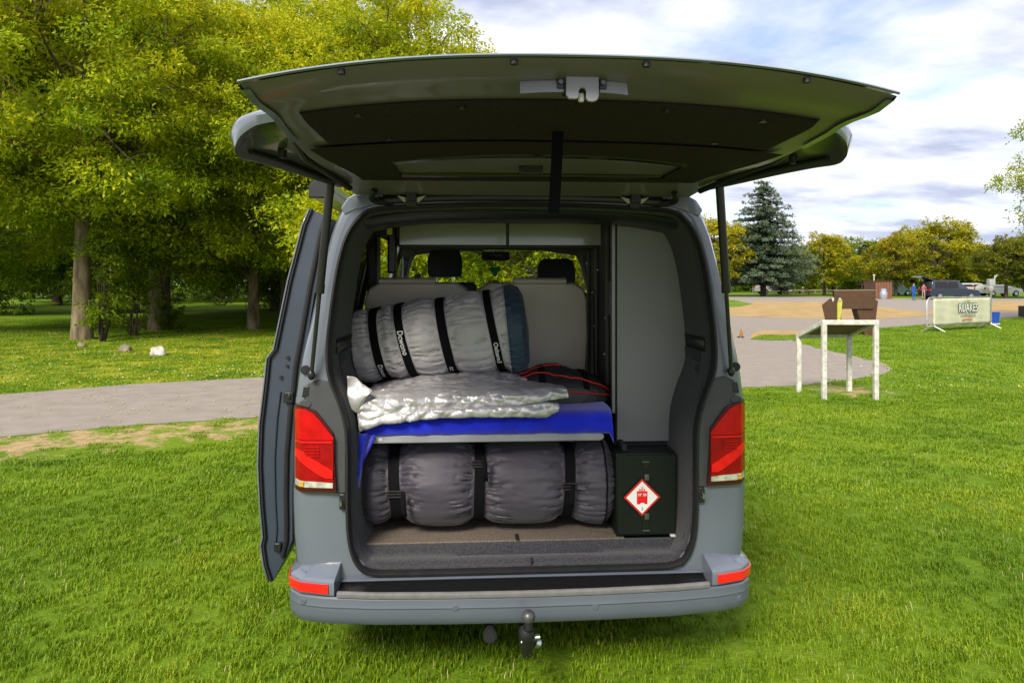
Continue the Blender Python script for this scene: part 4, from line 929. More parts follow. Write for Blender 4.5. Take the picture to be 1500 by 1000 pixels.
# roof awning case along the left edge
aw = part('awning_case', MB().loft([[(-.955, y, 2.045), (-.86, y, 2.045), (-.85, y, 2.075), (-.87, y, 2.115), (-.92, y, 2.125), (-.955, y, 2.10)] for y in (.36, 2.9)]), PAINT, van, 30)
part('end_cap', MB().loft([[(-.96, y, 2.04), (-.855, y, 2.04), (-.845, y, 2.075), (-.868, y, 2.12), (-.92, y, 2.13), (-.96, y, 2.10)] for y in (.335, .362)]), BLACKP, aw, 30, bevel=.005)

# ---- interior fittings that belong to the van
def rbox(mb, x0, x1, y0, y1, z0, z1): return mb.box(x0, x1, y0, y1, z0, z1)
YB = .80
for px0, px1, nm in ((530, 692, 0), (694, 864, 1)):
    a, b = V(px0, 408, YB), V(px1, 408, YB)
    mb = MB(); x0, x1 = a[0], b[0]; zt = a[2]-.01
    ring = lambda y, d: [(x0+d, y, 1.02), (x0+d+.0, y, zt-.10), (x0+d+.02, y, zt-.03-d), (x0+.07+d, y, zt-d), (x1-.07-d, y, zt-d), (x1-.02-d, y, zt-.03-d), (x1-d, y, zt-.10), (x1-d+.005, y, 1.35), (x1-d-.02, y, 1.02)]
    sb = part('bench_backrest', mb.loft([ring(YB+.03, .012), ring(YB, .018), ring(YB-.008, .03), ]+[]).loft([ring(YB+.03, .012), ring(YB+.14, .01)]), SEATG, van, 50, bevel=.006)
    hx0, hx1 = (V(556, 405, YB)[0], V(637, 405, YB)[0]) if nm == 0 else (V(752, 408, YB)[0], V(829, 408, YB)[0])
    part('headrest', MB().loft([[(x, YB-.018+.045+cos(t)*.055, zt-.004+sin(t)*.020) for t in np.linspace(0, 2*pi, 15)[:-1]] for x in (hx0, hx0+.006, hx1-.006, hx1)]), SEATG, sb, 60, bevel=.003)
part('bench_seat', MB().box(-.74, .44, .86, 1.40, .60, 1.00), SEATG, van, bevel=.03)
# front seats
for pxa, pxb, pt in ((627, 677, 365), (787, 841, 379)):
    a, b = V(pxa, pt, 2.6), V(pxb, pt, 2.6); xm = (a[0]+b[0])/2; zt = a[2]
    fs = part('front_seat', MB().box(xm-.25, xm+.25, 2.50, 2.62, .95, zt-.26).box(xm-.25, xm+.25, 2.6, 3.1, .80, .98), mat('seat_black', (.015, .016, .022), .85), van, bevel=.04, seg=3)
    hwx = (b[0]-a[0])/2
    part('headrest', MB().loft([[(xm+cx*hwx*k, 2.54+dyy, zt-.11+cz_*.11*k) for cx, cz_ in ((-.9, -1), (.9, -1), (1, -.7), (1, .3), (.86, .85), (.6, 1), (-.6, 1), (-.86, .85), (-1, .3), (-1, -.7))] for dyy, k in ((-.012, .9), (0, 1), (.07, 1), (.085, .9))]), mat('seat_black', (0, 0, 0)), fs, 40)
    part('headrest_post', MB().tube([(xm-.06, 2.57, zt-.30), (xm-.06, 2.57, zt-.18)], .007, 8).tube([(xm+.06, 2.57, zt-.30), (xm+.06, 2.57, zt-.18)], .007, 8), STEEL, fs)
    part('seat_belt', MB().box(xm-.23, xm-.18, 2.45, 2.455, .9, zt-.2), DARK, fs)
part('dashboard', MB().box(-.80, .80, 3.55, 3.95, .8, 1.17), DARK, van, bevel=.05)
ring = [(-.42+cos(t)*.19, 3.42+sin(t)*.06, 1.25+sin(t)*.17) for t in np.linspace(0, 2*pi, 25)]
part('steering_wheel', MB().tube(ring, .016, 8), DARK, van)
a, b = V(705, 368, 3.2), V(747, 382, 3.2)
mr = part('rear_view_mirror', MB().loft([[(x, y, z) for x, z in ((a[0], b[2]+.02), (a[0]+.02, b[2]), (b[0]-.02, b[2]), (b[0], b[2]+.02), (b[0]-.004, a[2]-.01), (b[0]-.02, a[2]), (a[0]+.02, a[2]), (a[0]+.004, a[2]-.01))] for y in (3.2, 3.23)]).tube([((a[0]+b[0])/2, 3.22, a[2]), ((a[0]+b[0])/2, 3.28, a[2]+.08)], .01, 8), BLACKP, van, 0, bevel=.004)
part('mirror_glass', MB().box(a[0]+.065, b[0]-.065, 3.194, 3.198, b[2]+.02, a[2]-.018), mat('mirror_silver', (.6, .62, .6), .05, metal=1), mr)
part('sun_visor', MB().box(-.45, -.12, 3.1, 3.3, 1.925, 1.94), mat('headliner_cloth', (0, 0, 0)), van, bevel=.005)
# overhead locker front, with a centre upright
a, b = V(583, 325, .70), V(890, 362, .70)
LOCK = mat('gloss_locker', (.32, .34, .27), .2, coat=1, col2=(.27, .29, .22), nscale=2)
lk = part('overhead_locker', MB().box(a[0], b[0], .70, 1.05, b[2], a[2]), DARK, van, bevel=.004)
c = V(745, 340, .69)[0]
part('locker_door', MB().box(a[0]+.008, c-.012, .690, .699, b[2]+.008, a[2]-.006), LOCK, lk, bevel=.002)
part('locker_door', MB().box(c+.002, b[0]-.008, .690, .699, b[2]+.008, a[2]-.006), LOCK, lk, bevel=.002)
part('locker_divider', MB().box(c-.011, c+.001, .686, .700, b[2]+.012, a[2]-.01), BLACKP, lk, bevel=.002)
part('locker_edge', MB().box(a[0], b[0], .684, .70, b[2]-.003, b[2]+.004), TRIM, lk, bevel=.002)
part('locker_support', MB().box(a[0]-.05, a[0]-.008, .66, .75, 1.70, 1.985), BLACKP, van, bevel=.01)
# tall wardrobe at the right, its side curved like the van wall
x0 = V(903, 500, .30)[0]
wr = [(x0, .92), (.70, .92), (.72, 1.04), (.745, 1.13), (.79, 1.25), (.785, 1.45), (.765, 1.62), (.73, 1.78), (.69, 1.88), (.63, 1.94), (x0, 1.955)]
wd_ = part('wardrobe', MB().prism([(a, b) for a, b in wr], .315, 1.05), mat('wardrobe_side', (.03, .03, .031), .6), van, 0)
part('wardrobe_panel', MB().prism([(a+(.004 if i in (0, 10) else -.004), b) for i, (a, b) in enumerate(wr)], .300, .314), PANELG, wd_, 0, bevel=.0015)
part('corner_profile', MB().box(x0-.022, x0-.004, .30, .33, 1.05, 1.95), mat('grey_aluminium', (.20, .20, .195), .4, metal=.7), wd_, bevel=.003)
part('wardrobe_base', MB().box(.44, .80, .32, 1.05, .54, .918), DARK, van)
for y in (.45, .75, .98): part('corner_profile', MB().box(x0-.018, x0-.004, y, y+.022, 1.15, 1.93), mat('dark_rail', (.05, .05, .05), .4), wd_, bevel=.002)
for y, z in ((.5, 1.48), (.52, 1.30), (.8, 1.42), (.86, 1.6), (.7, 1.72)): part('knob', MB().ell((x0-.012, y, z), (.006, .006, .006), 8, 6), STEEL, wd_)
part('switch_panel', MB().box(x0-.010, x0-.001, .40, .52, 1.50, 1.66), mat('switch_grey', (.08, .085, .09), .5), wd_, bevel=.002)
part('rear_cabinet', MB().box(.52, .80, 1.06, 2.2, .54, 1.55), DARK, van)
part('wardrobe_foot', MB().box(.455, .475, .20, .34, .54, .93), DARK, van)
# curtain gathered beside the sliding door opening
rows = [[(-.775+.012*sin(i*2.1), 1.20+i*.012+.004*sin(i*1.7), z) for z in (1.25, 1.5, 1.85)] for i in range(9)]
part('curtain', MB().grid(rows), mat('grey_curtain', (.14, .15, .19), .9), van, 60, solid=.004)
part('curtain', MB().grid([[(-.74+.012*sin(i*2.1), 2.40+i*.02, z) for z in (1.15, 1.5, 1.85)] for i in range(9)]), mat('grey_curtain', (0, 0, 0)), van, 60, solid=.004)
c = V(571, 337, .5); part('warning_tag', MB().box(c[0]-.013, c[0]+.011, .498, .502, c[2]-.022, c[2]+.02), mat('yellow_tag', (.55, .50, .03), .5), van)
# bed frame rail
a, b = V(541, 638, .13), V(885, 645, .13)
mb = MB(); r_ = .012
ring = lambda x, k: [(x, .13+r_*(1-k)*0, b[2]+(a[2]-b[2])*(.5-.5*k)), (x, .13, b[2]+(a[2]-b[2])*(.5+.5*k)), (x, .72, a[2]+.002), (x, .72, b[2])]
part('bed_board', MB().loft([ring(a[0], .3), ring(a[0]+.008, .8), ring(a[0]+.02, 1), ring(b[0]-.02, 1), ring(b[0]-.008, .8), ring(b[0], .3)]), mat('board_grey', (.27, .28, .31), .45), van, 30, bevel=.004)
part('rail_label', MB().box(a[0]+.03, a[0]+.055, .1270, .1295, b[2]+.012, a[2]-.010), mat('label_white', (.55, .55, .55), .5), van)
part('bed_leg', MB().box(-.72, -.69, .60, .64, .54, b[2]), BLACKP, van).data
part('bed_leg', MB().box(.44, .452, .60, .64, .54, b[2]), BLACKP, van).data
# ================================================================== LUGGAGE
WEB = mat('strap_webbing', (.004, .004, .005), .85, spec=.12, nscale=200, bump=.4, bscale=500)
STRAPW = mat('strap_print', (.75, .75, .72), .6)
def fabric(name, col, col2, rough=.55):
    return mat(name, col, rough, col2=col2, nscale=3, bump=.10, bscale=28, sheen=.15, spec=.35)
def bedroll(name, label, A, B, rfn, straps, wr, mats, colf, base, sw=.028, seed=3, sag=.0, vert=1.0, tilts=None):
    tilts = tilts or [0]*len(straps)
    """a stuffed roll between end centres A and B (van coordinates); straps pinch it"""
    A, B = Vector(A), Vector(B); ax = (B-A).normalized(); L_ = (B-A).length; u1 = Vector((0, 0, 1)); u1 = (u1-ax*u1.dot(ax)).normalized(); u2 = ax.cross(u1)
    def R(s, th, extra=0):
        r = rfn(s); pin = 0
        for (c, d), tl_ in zip(straps, tilts):
            x = abs(s-c-tl_*sin(th)); pin = max(pin, d*math.exp(-max(0, x-sw*.5)/.035))
        q = mnoise.noise(Vector((s*2.2, cos(th)*1.2, sin(th)*1.2))*1.6+Vector((seed, 0, 0)))*.012
        dist = min(abs(s-c-tl_*sin(th)) for (c, d), tl_ in zip(straps, tilts))
        near = max([math.exp(-max(0, dist-sw*.5)/.06)]+[math.exp(-min(s, L_-s)/.05)*.8])
        fade = min(1, max(0, dist-sw*.5)/.012); far = True
        f1 = 1-abs(mnoise.noise(Vector((s*4+seed, cos(th)*9, sin(th)*9)))*2); f2 = 1-abs(mnoise.noise(Vector((s*7+seed, cos(th)*18+5, sin(th)*18)))*2)
        wv = (-(max(0, f1)**5)*.012-(max(0, f2)**4)*.006)*wr*(near*1.25+.03)*fade if far else 0
        flat = -.10*r*max(0, -sin(th)-.75)*4 
        return r-pin+q+wv+flat+extra
    def Pt(s, th, e=0):
        rr = R(s, th, e); return A+ax*s+u2*cos(th)*rr+u1*sin(th)*rr*vert
    NS, NT = 230, 150; mb = MB(); rings = []
    ss = [L_*i/NS for i in range(NS+1)]
    for k, f in ((0, .05), (0, .5), (0, .85)): rings.append([A-ax*.012*(1-f)+(Pt(0, 2*pi*j/NT)-A)*f for j in range(NT)])
    for s in ss: rings.append([Pt(s, 2*pi*j/NT) for j in range(NT)])
    for f in (.85, .5, .05): rings.append([B+ax*.012*(1-f)+(Pt(L_, 2*pi*j/NT)-B)*f for j in range(NT)])
    mb.loft(rings); n_ = len(rings)
    mb.mi = [colf(min(max((i//NT)-3, 0)/NS, 1)*L_) for i in range((n_-1)*NT)]+[colf(0), colf(L_)]
    t = thing(name, label, 'sleeping bag', base, van=True)
    part('fabric_roll', mb, mats, t, 60)
    return t, Pt, A, ax, L_
def strap(t, Pt, c, w, tilt=0, n=150, name='strap'):
    rows = []
    for j in range(n):
        th = 2*pi*j/n; rows.append([Pt(c+d*w/2+tilt*sin(th), th, e) for d, e in ((-1, .001), (-1, .007), (0, .0085), (1, .007), (1, .001))])
    return part(name, MB().grid(rows, cu=True), WEB, t, 50)
def print_on(t, Pt, c, tilt, txt, th0, size, par):
    v, f = text_geo(txt, size, bold=size*.02, align='LEFT'); rr = .21
    vs = [Pt(c+tilt*sin(th0-x/rr)+y, th0-x/rr, .0115) for x, y, _ in v]
    part('strap_lettering', MB().add(vs, f), STRAPW, par, 0)

# lower roll, dark purple grey
zl = .538
A1, B1 = V(526, 712, .34), V(891, 712, .34); L1 = B1[0]-A1[0]
r1f = lambda s: .206*min(1, (.55+.45*min(1, (s/.09))**.5))*(1-.0*s)*min(1, .72+.28*min(1, max(0, (L1-s))/.05)**.5)*(.93+.07*min(1, s/.3))
sp = [V(px, 700, .22)[0]-A1[0] for px in (579, 702, 832)]
st1 = [(sp[0], .040), (sp[1], .034), (sp[2], .038)]
f1_, f2_ = fabric('plum_grey_nylon', (.052, .046, .062), (.042, .037, .050)), fabric('plum_end', (.06, .055, .07), (.045, .04, .052))
t, Pt, A0, ax, L_ = bedroll('sleeping_bag', 'large dark plum-grey bedroll lying on the van floor under the bed board', (A1[0], .34, zl+.198), (B1[0], .34, zl+.198), r1f, st1, 1.9, [f1_, f2_], lambda s: 0, (-.1, .4, zl), sw=.056, tilts=(-.012, .004, .012))
for k, (c, d) in enumerate(st1):
    s_ = strap(t, Pt, c, .046, tilt=(-.012, .004, .012)[k]); th = pi+ (-.55, -.95, -.20)[k]+.35
    # buckle: small frame on the front of the strap
    th = .05 if k == 2 else (-.08 if k == 0 else .62)
    for e1 in (.0,):
        P0 = Pt(c, th, .012); P1 = Pt(c, th+.12, .012); up = (P1-P0).normalized(); rt = ax
        fr = [P0-rt*.030+up*.0, P0+rt*.030, P0+rt*.030+up*.026, P0-rt*.030+up*.026]
        part('buckle', MB().tube(fr+[fr[0]], .004, 6).tube([P0-rt*.03+up*.013, P0+rt*.03+up*.013], .0035, 6), mat('buckle_plastic', (.03, .03, .032), .3), s_, 50)
strap(t, Pt, L_-.045, .006, name='seam_cord')

# upper roll, light grey, tilted
Ya = .50
A2, B2 = V(505, 520, Ya), V(777, 484, Ya)
A2 = (A2[0]+.02, Ya+.05, 1.335); B2 = (B2[0]-.02, Ya, 1.425); L2 = (Vector(B2)-Vector(A2)).length
r2f = lambda s: interp(s, [0, .03, .10, .3, .6, .85, L2-.06, L2-.02, L2], [.15, .18, .198, .208, .220, .230, .230, .212, .17])
sp = []
for px in (552, 593, 655, 727):
    x = V(px, 490, .32)[0]; sp.append(((x-A2[0])/(B2[0]-A2[0]))*L2)
st2 = [(sp[0], .020), (sp[1], .020), (sp[2], .022), (sp[3], .024)]
g1, g2 = fabric('light_grey_nylon', (.46, .445, .45), (.40, .39, .395)), fabric('navy_nylon', (.022, .05, .085), (.016, .036, .062))
t, Pt, A0, ax, L_ = bedroll('sleeping_bag', 'light grey bedroll with navy ends and four black straps, lying on the silver sheet', A2, B2, r2f, st2, 1.7, [g1, g2], lambda s: 1 if s > sp[3]+.062 or s < .045 else 0, (-.4, .5, 1.15), sw=.050, seed=9, tilts=(-.020, -.030, -.022, -.022))
tl = (-.020, -.030, -.022, -.022)
# seam between grey and navy
strap(t, Pt, sp[3]+.062, .007, name='seam_cord').data.materials[0] = mat('seam_grey', (.3, .3, .3), .6)
for k, (c, d) in enumerate(st2):
    s_ = strap(t, Pt, c, (.038, .038, .042, .036)[k], tilt=tl[k])
    txt, th0, sz = (('Dcwono', -.42, .030), ('Dcwono', .36, .036), ('tc::', -.66, .030), ('Oaltern3', -.14, .028))[k]
    print_on(t, Pt, c-.0, tl[k], txt, th0, sz, s_)

# ---- cloths
def ridged(p, o=4):
    v = 0; a = .5; p = Vector(p)
    for _ in range(o): v += a*(1-abs(mnoise.noise(p))*2.2); p = p*2.03+Vector((3.1, 1.7, 5.2)); a *= .5
    return v
def pile(x0, x1, nx_, sec, amp, sc, seed, ns=64, edge=.02, foil=False):
    """closed folded bundle: sec(x) -> list of (y, z) outline; crumpled by ridged noise"""
    rings = []
    for i in range(nx_+1):
        x = lerp(x0, x1, i/nx_); pts = [Vector((x, *q)) for q in sec(x)]
        pts = [p for p in pts]; # resample the closed outline
        cl = pts+[pts[0]]; d = [0]
        for a, b in zip(cl, cl[1:]): d.append(d[-1]+(b-a).length)
        ring = []
        for k in range(ns):
            s = d[-1]*k/ns; j = max(0, min(len(cl)-2, int(np.searchsorted(d, s, side='right'))-1)); q = (s-d[j])/max(1e-9, d[j+1]-d[j]); ring.append(cl[j].lerp(cl[j+1], q))
        for _ in range(1 if foil else 2): ring = [(ring[k-1]+ring[k]*2+ring[(k+1) % ns])/4 for k in range(ns)]
        c = sum(ring, Vector())/ns; out = []
        for k, p in enumerate(ring):
            n_ = (p-c); n_.x = 0; n_ = n_.normalized() if n_.length > 1e-6 else Vector((0, 0, 1))
            if foil:
                wq_ = Vector((mnoise.noise(p*6)*.35, mnoise.noise(p*6+Vector((9, 0, 0)))*.35, 0)); a_ = Vector((p.x*sc+seed, p.y*sc*1.3, p.z*sc*1.5))+wq_
                d0 = mnoise.voronoi(a_)[0]; d1 = mnoise.voronoi(a_*2.1)[0]; h = (min(d0[1]-d0[0], .55)*1.5-.45)*amp+(min(d1[1]-d1[0], .5)-.2)*amp*.55+mnoise.noise(Vector((p.x*3, p.y*3+seed, p.z*4)))*amp*.7
            else: h = (ridged((p.x*sc+seed, p.y*sc*1.4, p.z*sc*2.2))-.45)*amp+mnoise.noise(Vector((p.x*3, p.y*3+seed, p.z*4)))*amp*.9
            q = p+n_*h; q.x += mnoise.noise(p*9+Vector((0, seed, 0)))*amp*.8; out.append(q)
        rings.append(out)
    mb = MB()
    c0 = sum(rings[0], Vector())/ns; c1 = sum(rings[-1], Vector())/ns
    rings = [[c0+(p-c0)*.3-Vector((edge*.3, 0, 0)) for p in rings[0]]]+rings+[[c1+(p-c1)*.3+Vector((edge*.3, 0, 0)) for p in rings[-1]]]
    return mb.loft(rings)
# blue blanket over the bed board
def sblue(x):
    e = max(0, (x-.34)/.10); zt = 1.095-.02*e*e; zb = .988-.16*min(1, max(0, (x-.385)/.05))
    return [(.125, zb), (.112, (zb+zt)/2), (.125, zt-.02), (.16, zt), (.45, zt+.025), (.70, zt+.03), (.72, 1.03), (.45, 1.022), (.20, 1.018)]
BLUE = mat('royal_blue_fleece', (.006, .02, .62), .9, col2=(.004, .012, .45), nscale=9, bump=.5, bscale=160, sheen=.5, spec=.15)
xb1 = V(899, 610, .12)[0]
bl = thing('blanket', 'royal blue fleece blanket spread over the bed board', 'blanket', (0, .3, 1.0), van=True)
part('cloth', pile(-.675, xb1, 150, sblue, .008, 5, 2, 72), BLUE, bl, 80)
# left corner hanging down beside the lower roll
rows = []
cps = [((521, 634), (552, 636)), ((520, 655), (545, 652)), ((521, 680), (533, 676)), ((521, 705), (527, 704)), ((521, 722), (523, 722))]
for (a, b) in cps:
    pa, pb = V(*a, .10), V(*b, .13); rows.append([(lerp(pa[0], pb[0], t), .115+.02*sin(t*9+pa[2]*8)+.01*t, lerp(pa[2], pb[2], t)) for t in np.linspace(0, 1, 13)])
part('hanging_corner', MB().grid([[tuple(p) for p in spl(c, 4)] for c in zip(*rows)]), BLUE, bl, 80, solid=.006)
rows = [[(x, y, z) for x, z in ((xb1-.035, 1.02), (xb1-.02, .97), (xb1-.008, .93), (xb1-.004, .905))] for y in (.118, .15, .3, .5)]


SILV = mat('silver_foil_cloth', (.60, .575, .59), .33, metal=.42, col2=(.50, .48, .495), nscale=10, bump=.25, bscale=30, spec=.6)
sv = thing('thermal_blanket', 'crumpled silver insulating sheet folded on the blue blanket', 'blanket', (-.2, .3, 1.1), van=True)
def at1(px, py): q = V(px, py, .09); return q[0], q[2]
T1 = [at1(*p) for p in ((526, 583), (580, 580), (640, 578), (700, 577), (760, 575), (800, 571), (832, 572))]
B1_ = [at1(*p) for p in ((524, 631), (560, 618), (620, 605), (700, 598), (760, 594), (800, 588), (832, 583))]
def s1(x):
    zt = interp(x, *zip(*T1)); zb = interp(x, *zip(*B1_)); zk = interp(x, [-.70, -.4, -.1, .19], [1.17, 1.225, 1.235, 1.19])
    return [(.088, zb), (.082, (zt+zb)/2), (.09, zt-.012), (.12, zt+.006), (.26, lerp(zt, zk, .6)), (.42, zk), (.62, zk-.01), (.66, zk-.05), (.60, 1.125), (.3, 1.12), (.13, max(zb, 1.10))]
part('upper_fold', pile(T1[0][0], T1[-1][0], 260, s1, .017, 12, 11, 200, foil=True), SILV, sv, 75)
T2 = [at1(*p) for p in ((528, 612), (600, 602), (700, 596), (760, 594), (800, 588), (818, 592))]
B2_ = [at1(*p) for p in ((528, 634), (560, 622), (640, 613), (700, 611), (760, 611), (800, 612), (818, 602))]
def s2(x):
    zt = interp(x, *zip(*T2)); zb = interp(x, *zip(*B2_))
    return [(.078, zb), (.070, (zt+zb)/2), (.078, zt), (.2, 1.13), (.6, 1.14), (.6, 1.115), (.2, 1.10), (.10, zb+.006)]
part('lower_fold', pile(T2[0][0]+.0, T2[-1][0], 240, s2, .015, 13, 23, 150, foil=True), SILV, sv, 75)
# flap at the left end
fl = [((508, 551), (520, 553), (530, 562), (546, 572)), ((508, 566), (520, 569), (530, 575), (540, 578)), ((508, 580), (519, 584), (528, 588), (534, 586)), ((509, 592), (518, 602), (523, 606), (527, 604))]
rows = [[(V(*p, .07)[0], .07+.012*sin(i*1.7+j), V(*p, .07)[2]) for j, p in enumerate(r)] for i, r in enumerate(fl)]
rr = [[tuple(p) for p in spl(r, 6)] for r in rows]; rr = [[tuple(p) for p in spl(c, 6)] for c in zip(*rr)]
rr = [[(x, y+.004*ridged((x*30, z*30, 1)), z) for x, y, z in r] for r in rr]
part('side_flap', MB().grid(rr), SILV, sv, 80, solid=.003)

# black soft bag with red piping
bg_ = thing('holdall', 'black soft bag with red piping behind the silver sheet', 'bag', (.22, .45, 1.12), van=True)
def bagP(u, v):
    x = lerp(-.04, .445, u); w_ = sin(pi*min(1, max(0, u)))**.35
    th = pi*v; y = .43-cos(th)*.17*w_*1.0; z = 1.105+sin(th)**.6*lerp(.185, .115, u)*w_
    z += .020*mnoise.noise(Vector((x*9, y*9, 1)))*sin(th)+.012*(ridged((x*14, y*12, 4))-.5)*sin(th)
    return (x, y, z)
part('bag_body', MB().grid([[bagP(i/90, j/50) for j in range(51)] for i in range(91)]), mat('black_nylon', (.018, .018, .02), .45, nscale=20, bump=.4, bscale=60), bg_, 80)
PIP = mat('red_piping', (.45, .012, .008), .5)
for v0, v1, u0, u1 in ((.30, .20, .05, .97), (.06, .05, .45, .96), (.45, .42, .1, .50)):
    part('piping', MB().tube([Vector(bagP(lerp(u0, u1, k/40), lerp(v0, v1, k/40)))+Vector((0, -.003, .004)) for k in range(41)], .0042, 6), PIP, bg_, 80)
for u in (.3, .72): part('webbing', MB().grid([[Vector(bagP(u+d, v))+Vector((0, -.002, .003)) for d in (-.03, .03)] for v in np.linspace(.1, .6, 16)]), WEB, bg_, 80, solid=.002)

# green-black gas locker box with hazard diamond
GB = mat('dark_green_box', (.004, .008, .005), .5, spec=.3, col2=(.003, .007, .004), nscale=6, bump=.05, bscale=200)
a, b = V(903, 665, .135), V(991, 793, .135); bx0, bx1, bz0, bz1 = a[0], b[0], .540, a[2]
bx = thing('gas_locker', 'dark green storage box with a red and white diamond sign', 'box', ((bx0+bx1)/2, .2, .540), van=True)
part('box_body', MB().box(bx0, bx1, .142, .292, bz0+.002, bz1), GB, bx, bevel=.004)
part('box_door', MB().box(bx0+.004, bx1-.004, .132, .1415, bz0+.012, bz1-.006), GB, bx, bevel=.002)
xm = V(946, 700, .13)[0]
part('hinge_strip', MB().box(xm-.016, xm+.016, .128, .1318, V(946, 672, .13)[2]-.045, V(946, 672, .13)[2]).box(xm-.016, xm+.016, .128, .1318, bz0+.022, bz0+.105), mat('strip_black', (.006, .008, .007), .25), bx, bevel=.0015)
for zz in (V(946, 676, .13)[2], bz0+.030): part('strip_edge', MB().box(xm-.016, xm+.016, .1255, .1278, zz-.0015, zz+.0015), mat('edge_grey', (.12, .13, .12), .4), bx)
for py in (698, 755):
    c = V(947, py, .13); part('box_lock', MB().box(c[0]-.010, c[0]+.010, .122, .1318, c[2]-.014, c[2]+.012).box(c[0]-.005, c[0]+.005, .1195, .122, c[2]-.006, c[2]+.006), mat('lock_chrome', (.16, .17, .17), .3, metal=.7), bx, bevel=.002)
part('box_foot', MB().box(bx1-.03, bx1-.008, .12, .14, bz0+.001, bz0+.010), WHITEP, bx, bevel=.002)
# diamond sign (flat print)
c = V(940.5, 728, .1185); Rd = (968-913)/2/1000*(2.83+.12)
def dia(r, y0, y1): return MB().prism([(c[0]-r, c[2]), (c[0], c[2]-r), (c[0]+r, c[2]), (c[0], c[2]+r)], y0, y1)
sg = part('hazard_sign', dia(Rd, .1175, .1195), mat('sign_red', (.62, .012, .015), .35, coat=.4, col2=(.58, .01, .012)), bx, 0)
part('sign_face', dia(Rd*.86, .1168, .1174), mat('sign_white', (.85, .84, .82), .4, col2=(.82, .81, .79)), sg, 0)
RS = mat('sign_print_red', (.80, .01, .015), .4, col2=(.75, .01, .012)); k = Rd/28
def S(pts): return [(c[0]+x*k, c[2]+y*k) for x, y in pts]
pic = MB().prism(S([(-8, 9.5), (8, 9.5), (8, -10), (4, -10), (2.5, -8), (-2, -8), (-3, -10), (-8, -10)]), .1160, .1167)
for x0_ in (-4.5, -1.2, 2): pic.prism(S([(x0_, 9.9), (x0_+2, 9.9), (x0_+2, 13), (x0_, 13)]), .1160, .1167)
pic.prism(S([(-.8, 13.4), (.9, 13.4), (.9, 16), (-.8, 16)]), .1160, .1167)
part('sign_pictogram', pic, RS, sg, 0)
v, f = text_geo('ST SB', 5.6*k, bold=.0002); part('sign_lettering', MB().add([(c[0]+x, .1156, c[2]+4*k+y) for x, y, _ in v], f), mat('sign_white', (0, 0, 0)), sg, 0)
v, f = text_geo('2', 6*k, bold=.0002); part('sign_lettering', MB().add([(c[0]+x, .1158, c[2]-17*k+y) for x, y, _ in v], f), mat('ink_dark', (.06, .03, .03), .5), sg, 0)

# clover-shaped air freshener hanging from the mirror
q = V(725, 397, 3.2); GRN = mat('green_card', (.02, .45, .14), .35)
fr_ = thing('air_freshener', 'green clover-shaped air freshener hanging below the rear-view mirror', 'air freshener', (q[0], 3.2, q[2]), van=True)
part('clover', MB().ell((q[0]-.024, 3.2, q[2]+.014), (.028, .006, .026), 12, 8).ell((q[0]+.022, 3.2, q[2]+.016), (.026, .006, .025), 12, 8).ell((q[0], 3.2, q[2]-.020), (.026, .006, .028), 12, 8), GRN, fr_)
part('cord', MB().tube([(q[0], 3.2, q[2]+.03), (q[0]+.01, 3.205, q[2]+.12)], .002, 5), WEB, fr_)

# loose strap tails and drawcord of the lower bedroll
ls = [o for o in bpy.data.objects if o.get('label', '').startswith('large dark plum')][0]
for px, py0, py1, sg in ((590, 722, 758, 1), (709, 668, 706, 1), (840, 712, 742, -1)):
    c = V(px, py0, .115); d = V(px+sg*3, py1, .115)
    part('strap_tail', MB().grid([[(lerp(c[0], d[0], t)+w_, .128-.010*sin(t*pi)-.003*t, lerp(c[2], d[2], t)) for w_ in (-.010, .010)] for t in np.linspace(0, 1, 7)]), WEB, ls, 60, solid=.002)
# ================================================================== THINGS BEHIND, ON THE RIGHT
WP = mat('worn_white_paint', (.62, .61, .55), .5, col2=(.40, .39, .34), nscale=14, detail=8, bump=.2, bscale=60)
BRN = mat('brown_steel', (.075, .034, .014), .6, col2=(.062, .028, .012), nscale=6)
RUST = mat('rust_spot', (.22, .08, .03), .9)
# white steel table frame: corners from the photograph
ffl, ffr = G(1207, 585), G(1283, 585); bl_, br_ = G(1170, 575), G(1244, 573)
d1 = ffl[1]; ht = CAM_H-(470-HOR)/1000*d1
# near legs at px 1207, 1283 ; far legs at 1170 (left) and 1244
n0, n1 = Vector((*ffl, 0)), Vector((*ffr, 0)); depth = Vector(((1168-750)/1000*10.9-n0.x, 10.9-n0.y, 0))
dl = G(1170, 574); f0 = Vector((dl[0], dl[1], 0)); f1 = Vector(((1244-750)/1000*10.6, 10.6, 0))
# keep it a true rectangle-ish frame: use measured far corners
f1 = n1+(f0-n0)
tb_ = thing('steel_table', 'white-painted steel table frame standing on the grass by the path', 'table', (n0.x, n0.y, 0))
def rel(p): return p-Vector((n0.x, n0.y, 0))
f1 = Vector(((1244-750)/1000*10.35, 10.35, 0)); HT = [ht, ht, .862, .862]; corners = [rel(n0), rel(n1), rel(f1), rel(f0)]
u = (n1-n0).normalized(); v_ = (f0-n0).normalized()
def beam(mb, a, b, w, h):
    t = (b-a).normalized(); s = t.cross(Vector((0, 0, 1))).normalized() if abs(t.z) < .9 else u; q = s.cross(t).normalized()
    return mb.loft([[p+s*x*w/2+q*y*h/2 for x, y in ((-1, -1), (1, -1), (1, 1), (-1, 1))] for p in (a, b)])
lp = [ht-.02, ht-.02, ht-.02, ht-.02]
for i, c_ in enumerate(corners):
    t_ = part('leg', beam(MB(), c_-Vector((0, 0, .05)), c_+Vector((0, 0, HT[i]-.045)), .064, .060), WP, tb_, bevel=.005)
    for k in range(3):
        zz = .15+k*.27+.05*i; part('bolt', MB().ell(c_-v_*.032+Vector((.0, 0, zz)), (.007, .007, .007), 6, 5), RUST, t_)
